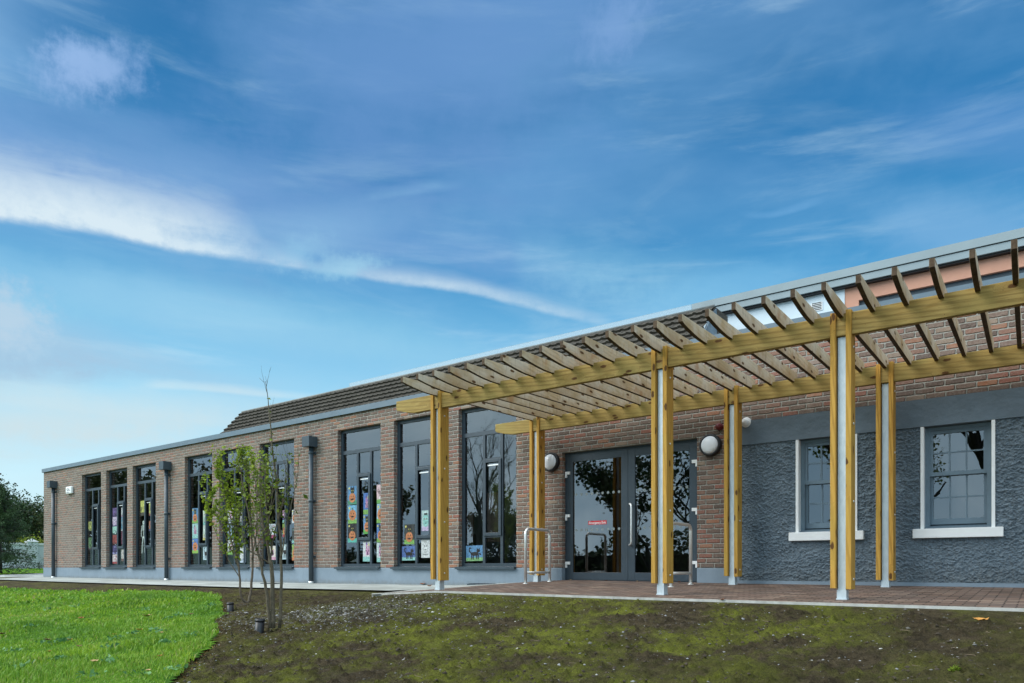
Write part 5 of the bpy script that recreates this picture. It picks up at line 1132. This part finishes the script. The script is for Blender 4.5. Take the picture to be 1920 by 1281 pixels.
# dry twigs and root scraps
b = MB(); r_ = random.Random(3)
for _ in range(230):
    x, y = r_.uniform(-11, 1.5), r_.uniform(-8, -3.4)
    if poly_mask(np.array([x]), np.array([y]), lawn_poly)[0]: continue
    z = float(soil_z(np.array([x]), np.array([y]))[0]) + .004; a = r_.uniform(0, 6.28); p = [Vector((x, y, z))]
    for k in range(4): a += r_.uniform(-.7, .7); p.append(p[-1] + Vector((math.cos(a), math.sin(a), r_.uniform(-.25, .3))) * r_.uniform(.012, .035))
    b.tube(p, [.0022, .002, .0018, .0014, .0008], 4)
tag(b.build('dry_twigs', worn('dry_twig', (.20, .15, .10), .9, .4, 20), fix=False), 'thin dry twigs and root scraps lying on the soil', 'twigs', kind='stuff')
# straw-coloured cut rim of the turf
pts = []; lp_ = lawn_poly[2:19]
for (xa, ya), (xb, yb) in zip(lp_[:-1], lp_[1:]):
    for _ in range(int(math.hypot(xb - xa, yb - ya) * 150)): t_ = r_.random(); pts.append((xa + (xb - xa) * t_ + r_.gauss(0, .05), ya + (yb - ya) * t_ + r_.gauss(0, .05)))
pts = np.array(pts); z = soil_z(pts[:, 0], pts[:, 1]) + .006
tag(leaves('turf_edge_straw', np.c_[pts, z], .04, worn('straw', (.30, .17, .06), .9, .4, 20), aspect=.07, flat=True), 'dry straw coloured rim where the turf meets the soil', 'straw', kind='stuff')
def one_leaf(name, x, y, z, size, m, seed):
    r2 = random.Random(seed); b = MB(); n = 9; a = r2.uniform(0, 6.28); c, s = math.cos(a), math.sin(a); o_, i_ = [], []
    for k in range(n):
        t_ = k / (n - 1); w_ = .36 * math.sin(math.pi * t_ ** .8) * (1 + .3 * (k % 2)); cu = .22 * (2 * t_ - 1) ** 2
        for sg, lst in ((1, o_), (-1, i_)): lst.append(((t_ - .5) * size * c - sg * w_ * size * s, (t_ - .5) * size * s + sg * w_ * size * c, size * (cu + .10 * (sg * w_ * 2) ** 2 * 3)))
    md = [((k / (n - 1) - .5) * size * c, (k / (n - 1) - .5) * size * s, size * (.22 * (2 * k / (n - 1) - 1) ** 2)) for k in range(n)]
    vs = o_ + md + i_; b.add(vs, [(k, k + 1, n + k + 1, n + k) for k in range(n - 1)] + [(n + k, n + k + 1, 2 * n + k + 1, 2 * n + k) for k in range(n - 1)], 0, True)
    o = b.build(name, m, fix=False); o.location = (x, y, z); return o
LB = [worn('leaf_tan', (.45, .30, .13), .7, .2, 30), worn('leaf_rust', (.36, .12, .03), .7, .2, 30), worn('leaf_brown', (.16, .08, .035), .7, .2, 30), worn('leaf_orange', (.55, .25, .05), .7, .2, 30)]
LL = [(276, 1162, .15, 0, 'large curled tan leaf on the lawn, the biggest fallen leaf'), (152, 1167, .10, 1, 'rust red fallen leaf in the middle of the lawn'), (117, 1128, .09, 1, 'small rust leaf high on the lawn, toward the far windows'),
      (262, 1191, .09, 3, 'bright orange fallen leaf on the lawn below the large tan leaf'), (303, 1197, .06, 0, 'small pale orange leaf on the lawn near its right edge'), (214, 1201, .06, 3, 'small orange leaf near the centre of the lawn'),
      (131, 1210, .07, 3, 'yellow orange leaf left of the centre of the lawn'), (149, 1224, .08, 2, 'dark brown leaf low on the lawn, left of the middle'), (90, 1210, .09, 2, 'dark curled leaf on the left of the lawn'), (4, 1197, .10, 2, 'dark brown leaf at the left edge of the photo'),
      (177, 1256, .08, 0, 'tan leaf low on the lawn'), (278, 1271, .05, 0, 'small tan leaf at the bottom of the photo near the soil'), (300, 1245, .05, 3, 'small orange leaf low at the right edge of the lawn'), (358, 1160, .08, 2, 'brown leaf on the lawn close to the farther black tube'),
      (92, 1233, .07, 1, 'reddish leaf low on the left of the lawn'), (1840, 1163, .13, 3, 'orange brown curled leaf on the soil at far right below the paving')]
for px, py, s_, mi_, lab in LL:
    x, y, z = pix_ground(px, py); onl = px < 420
    zz = float((lawn_z(np.array([x]), np.array([y])) if onl else soil_z(np.array([x]), np.array([y])))[0]) + (.045 if onl else .012)
    tag(one_leaf('fallen_leaf', x, y, zz, s_, LB[mi_], int(px)), lab, 'leaf', 'fallen leaves')
for px, py, s_, mi_, lab in ((1105, 1086.5, .05, 0, 'yellow leaf on the paving at the foot of the left door leaf'), (1157, 1088, .05, 2, 'brown leaf on the paving at the foot of the middle of the doors'), (1214, 1089, .05, 0, 'yellowish leaf on the paving left of the middle post'),
                        (1300, 1090, .06, 1, 'rust leaf on the paving at the right foot of the doors'), (923, 1092, .13, 1, 'rust red leaf lying on the slotted drain cover'), (805, 1099, .12, 1, 'dark red leaf on the path left of the first pergola post'), (1354, 1124.5, .06, 1, 'orange leaf on the paving between the middle and right front posts')):
    p = math.atan((px - 960) / F_PX); a = TH - p; tz = (1064 - py) / F_PX * math.cos(p); r2 = 4.0
    while r2 < 30 and EYE + tz * r2 > float(zpath(-math.sin(a) * r2, -D + math.cos(a) * r2)) + .02: r2 += .01
    x, y = -math.sin(a) * r2, min(-D + math.cos(a) * r2, -.06); tag(one_leaf('fallen_leaf', x, y, float(zpath(x, y)) + .016, s_, LB[mi_], int(px)), lab, 'leaf', 'fallen leaves')
# broad-leaved weeds in the turf (blue-green) and one seedling on the soil
WM = leaf_mat('weed_leaf', (.06, .17, .05), (.15, .30, .11), 5, .2)
wp = []
for px, py in ((90, 1148), (60, 1180), (88, 1212), (120, 1208), (215, 1206), (245, 1196), (300, 1190), (320, 1166), (338, 1160), (350, 1130), (205, 1250), (175, 1278), (258, 1275), (330, 1265), (20, 1230), (110, 1245), (200, 1225), (395, 1143), (145, 1142), (40, 1260), (272, 1150), (310, 1215), (360, 1200)):
    x, y, z = pix_ground(px, py); z = float(lawn_z(np.array([x]), np.array([y]))[0])
    for _ in range(12): a = r_.uniform(0, 6.28); q = r_.uniform(0, .11); wp.append((x + q * math.cos(a), y + q * math.sin(a), z + r_.uniform(.03, .055)))
tag(leaves('lawn_weeds', np.array(wp), .055, WM, droop=-.1, aspect=.36), 'patches of blue green clover and weeds scattered through the lawn', 'weeds', kind='stuff')
x, y, z = pix_ground(1790, 1257); z = float(soil_z(np.array([x]), np.array([y]))[0]); o = leaves('weed_seedling', np.array([(x + r_.gauss(0, .012), y + r_.gauss(0, .012), z + r_.uniform(.004, .02)) for _ in range(60)]), .028, M['leafA'], droop=-.3, aspect=.15)
tag(o, 'tiny bright green seedling alone on the dark soil at lower right', 'weed')

# ------------------------------------------------------------------ beyond the far corner
def branch_tree(b, p, d, ln, r, depth, r_, tips, spread=.55, kids=(2, 3), up=.12, taper=.72, minr=.004):
    n = 4; q = [p]; dd = d.copy()
    for _ in range(n): dd = (dd + Vector((r_.uniform(-.16, .16), r_.uniform(-.16, .16), up * .5))).normalized(); q.append(q[-1] + dd * ln / n)
    b.tube(q, [r * (1 - .35 * i / n) for i in range(n + 1)], 6 if r > .03 else 4, cap=False)
    if depth == 0: tips.extend(q[1:]); return
    if depth <= 2: tips.extend(q[2:])
    for _ in range(r_.randint(*kids)):
        i = r_.randint(2, n); a = r_.uniform(0, 6.28); nd = (dd + Vector((math.cos(a), math.sin(a), r_.uniform(-.1, .5))) * spread).normalized()
        branch_tree(b, q[i], nd, ln * r_.uniform(.62, .85), max(minr, r * .55), depth - 1, r_, tips, spread, kids, up, taper, minr)
def make_tree(name, loc, hgt, lm, label, cat, seed, leaf_n=3, leaf_s=.16, depth=4, spread=.6, kids=(2, 3), group=None, bark=None, up=.12):
    r_ = random.Random(seed); o = empty(name, loc, label=label, cat=cat, group=group); b = MB(); tips = []
    branch_tree(b, Vector((0, 0, -.3)), Vector((0, 0, 1)), hgt * .36, hgt * .022, depth, r_, tips, spread, kids, up)
    b.build('trunk', bark or M['barkD'], o, fix=False)
    if leaf_n:
        c = np.array([tuple(t_) for t_ in tips]); c = np.repeat(c, leaf_n, 0); g_ = np.random.default_rng(seed); c = c + g_.normal(0, leaf_s * .9, c.shape); leaves('crown', c, leaf_s, lm, o, r=g_)
    return o
def crown_mass(name, loc, rx, ry, rz, lm, label, cat, seed, n=9000, s=.14, clumps=60, trunk_h=0.0, group=None, droop=.3):
    g_ = np.random.default_rng(seed); o = empty(name, loc, label=label, cat=cat, group=group)
    u = g_.normal(0, 1, (clumps, 3)); u /= np.linalg.norm(u, axis=1, keepdims=True); u *= g_.uniform(.45, 1.0, (clumps, 1)) ** .6
    c = u * np.array([rx, ry, rz]) + np.array([0, 0, rz + trunk_h]); k = g_.integers(0, clumps, n); p = c[k] + g_.normal(0, 1, (n, 3)) * np.array([rx, ry, rz]) * .17
    p = p[p[:, 2] > .03]; leaves('crown', p, s, lm, o, r=g_, droop=droop)
    b = MB(); b.tube([(0, 0, -.2), (0, 0, trunk_h + rz)], [rx * .09, rx * .05], 8)
    for i in range(0, clumps, 4): b.tube([(0, 0, trunk_h + rz * .4), tuple(c[i] * .9)], [rx * .035, rx * .012], 5)
    b.build('trunk', M['barkD'], o, fix=False); return o
def far(px, d):      # ground point along a photo column at a given distance
    p = math.atan((px - 960) / F_PX); a = TH - p; r2 = d / math.cos(p); return -math.sin(a) * r2, -D + math.cos(a) * r2
# conifer with hanging sprays
x, y = far(-2, 36); g_ = np.random.default_rng(8); o = empty('conifer_tree', (x, y, .0), label='dark green conifer with drooping sprays at the left edge of the photo', cat='conifer'); b = MB(); b.tube([(0, 0, -.2), (0, 0, 4.2)], [.16, .03], 8); lp_ = []
for i in range(150):
    t_ = (i / 150) ** .9; h = .15 + 4.1 * t_; a = g_.uniform(0, 6.28); ln = (1.65 * (1 - t_ ** 1.6) + .30) * g_.uniform(.65, 1.08); tip_ = np.array([math.cos(a) * ln, math.sin(a) * ln, h + .35 - .25 * ln * g_.uniform(.3, 1.2)])
    b.tube([(0, 0, h), tuple((tip_ + np.array([0, 0, h])) * .5 + np.array([0, 0, .12])), tuple(tip_)], [.02, .012, .005], 4)
    for k in range(95): f_ = g_.uniform(.25, 1.03); q = np.array([0, 0, h]) * (1 - f_) + tip_ * f_; lp_.append(q + g_.normal(0, 1, 3) * np.array([.09, .09, .10]) * (1.3 - .5 * f_) - np.array([0, 0, .08]))
b.build('trunk', M['barkD'], o, fix=False); leaves('crown', np.array(lp_), .13, M['conif'], o, droop=.5, aspect=.16, r=g_)
x, y = far(58, 58); crown_mass('broadleaf_tree', (x, y, .2), 2.9, 2.9, 2.45, M['olive'], 'dark olive tree behind the white garden wall, left of the brick corner', 'tree', 12, 11000, .17, 80, .3)
x, y = far(18, 56); crown_mass('broadleaf_tree', (x, y, .2), 2.3, 2.3, 2.55, M['conif'], 'deep green tree rising behind the conifer at far left', 'tree', 13, 9000, .17, 70, .8)
x, y = far(-60, 54); crown_mass('broadleaf_tree', (x, y, .2), 3.6, 3.6, 3.1, M['leafD'], 'dark tree just beyond the left edge behind the conifer', 'tree', 14, 9000, .19, 70, .8)
x, y = far(46, 50); crown_mass('shrub', (x, y, .15), 1.5, 1.1, 1.05, M['lime'], 'yellow green shrub topping the white garden wall', 'shrub', 15, 5200, .11, 40, .15)
# house beyond
x, y = far(72, 84); o = empty('distant_house', (x, y, 0), R(-20), label='distant house with dark tiled roof and orange chimney pot beyond the trees', cat='house')
HX = -3.2
MB().box(-7, 7, 0, 7, -.5, 5.2).build('house_wall', worn('house_render', (.35, .32, .27), .8, .1, 1), o)
MB().add([(-7.3, -.4, 5.1), (7.3, -.4, 5.1), (7.3, 3.5, 8.35), (-7.3, 3.5, 8.35), (-7.3, 7.4, 5.1), (7.3, 7.4, 5.1)], [(0, 1, 2, 3), (3, 2, 5, 4), (0, 3, 4), (1, 5, 2), (0, 4, 5, 1)]).build('roof', M['tile'], o)
ch = MB().box(HX, HX + 1.2, 3.0, 3.8, 7.2, 8.55).build('chimney', worn('chimney_render', (.30, .24, .18), .8, .1, 3), o); MB().lathe([(.17, 8.55), (.2, 8.6), (.15, 9.1), (.17, 9.15), (.0001, 9.15)], (HX + .35, 3.4, 0), 'z', 14).build('chimney_pot', worn('terracotta', (.45, .16, .07), .8, .1, 3), ch)
b = MB(); [b.box(xx, xx + 1.1, -.03, 0, 2.9, 4.2) for xx in (-5.5, -2.4, .6, 3.8)]; b.build('window', M['glass'], o)
# garden wall
GX = -50.0
o = empty('garden_wall', (GX, 6, .1), label='white rendered garden wall with flat coping and a pier, at far left', cat='wall'); wm = worn('garden_wall_render', (.52, .55, .54), .8, .12, .8)
zt = 1.52
MB().box(-.12, .12, -30, 22, -.4, zt).build('wall_panel', wm, o); MB().box(-.19, .19, -30, 22, zt, zt + .13).build('coping', worn('coping', (.60, .60, .57), .8, .1, 1), o)
for yy in (1.0, -4.5, 9.5):
    q = MB().box(-.05, .32, yy - .28, yy + .28, -.4, zt + .2).build('pier', wm, o); MB().add([(-.1, yy - .34, zt + .2), (.38, yy - .34, zt + .2), (.38, yy + .34, zt + .2), (-.1, yy + .34, zt + .2), (.14, yy, zt + .4)], [(0, 1, 2, 3), (0, 1, 4), (1, 2, 4), (2, 3, 4), (3, 0, 4)]).build('pier_cap', wm, q)
x, y = far(61, 44); make_tree('bare_shrub', (x, y, .1), 1.75, M['leafD'], 'leafless many branched shrub in front of the white garden wall', 'shrub', 4, 0, depth=4, spread=.75, kids=(3, 4), bark=M['barkA'])
x, y = far(48, 45); crown_mass('low_hedge', (x, y, .08), 1.0, .8, .29, M['brownleaf'], 'low clipped dark brown hedge at the foot of the white garden wall', 'hedge', 16, 3000, .07, 50)
x, y = far(76, 44.5); crown_mass('grey_shrub', (x, y, .08), .45, .45, .45, leaf_mat('grey_leaf', (.13, .13, .09), (.22, .22, .16), 3), 'small grey green shrub at the foot of the white wall beside the brick corner', 'shrub', 17, 900, .05, 20)

# ------------------------------------------------------------------ trees across the lawn: what the glass mirrors
RG = 'trees across the lawn, seen mirrored in the glass'
RLAB = 'olive tree across the lawn facing the school, seen only mirrored in the window glass'
make_tree('bare_tree', (-27.5, -23, -1.2), 10.5, M['leafB'], 'tall nearly leafless tree mirrored in the tall window nearest the porch', 'tree', 21, 1, .07, depth=6, spread=.62, kids=(2, 3))
make_tree('broadleaf_tree', (-18.0, -26, -1.2), 8.0, M['leafD'], 'dark leafy tree mirrored in the left leaf of the entrance doors', 'tree', 22, 5, .22, depth=5, spread=.72, kids=(2, 3))
make_tree('broadleaf_tree', (-14.5, -25, -1.2), 9.5, M['leafD'], 'dark leafy tree mirrored in the right leaf of the entrance doors', 'tree', 23, 5, .22, depth=5, spread=.72, kids=(2, 3))
make_tree('broadleaf_tree', (-1.0, -19, -1.2), 11.5, leaf_mat('rust_green_leaf', (.14, .15, .04), (.32, .19, .06), 1.0, .5), 'autumn tree with open branches mirrored in the right sash window', 'tree', 24, 4, .13, depth=6, spread=.8, kids=(2, 3))
make_tree('broadleaf_tree', (-5.6, -20, -1.2), 11.5, M['leafB'], 'autumn tree with open branches mirrored in the left sash window', 'tree', 27, 4, .13, depth=6, spread=.8, kids=(2, 3))
src = make_tree('broadleaf_tree', (-60, -46, -1.0), 11, M['olive'], RLAB, 'tree', 25, 6, .42, depth=4, spread=.8, kids=(3, 4), group=RG)
for i, (x, y, s_) in enumerate(((-72, -40, .95), (-50, -54, .75), (-84, -36, 1.15), (-96, -34, 1.3), (-80, -28, 1.0), (-110, -30, 1.4), (-95, -48, 1.5), (-120, -44, 1.6))):
    c = copy_tree(src); c.location = (x, y, -1.0); c.rotation_euler = (0, 0, i * 1.7); c.scale = (s_,) * 3
o = empty('tall_hedge', (-40, -62, -3.0), label='long dark hedge on the far side of the lawn, mirrored low in the glass', cat='hedge'); g_ = np.random.default_rng(31); n = 16000
n = 30000; MB().box(-150, -75, -.5, .5, 0, 7.6).box(-75, 90, -.5, .5, 0, 4.6).build('trunk', M['barkD'], o); hx_ = g_.uniform(-150, 90, n); top_ = np.interp(hx_, [-150, -120, -100, -78, -62, -40, 90], [15, 14, 12.5, 9.5, 7, 6.2, 6.2]) + .9 * np.sin(hx_ * .31) + .8 * np.sin(hx_ * .83 + 1) + .5 * np.sin(hx_ * 2.1); leaves('crown', np.c_[hx_, g_.normal(0, 1.0, n), g_.uniform(.1, 1, n) ** .7 * top_], .55, M['leafD'], o, r=g_)
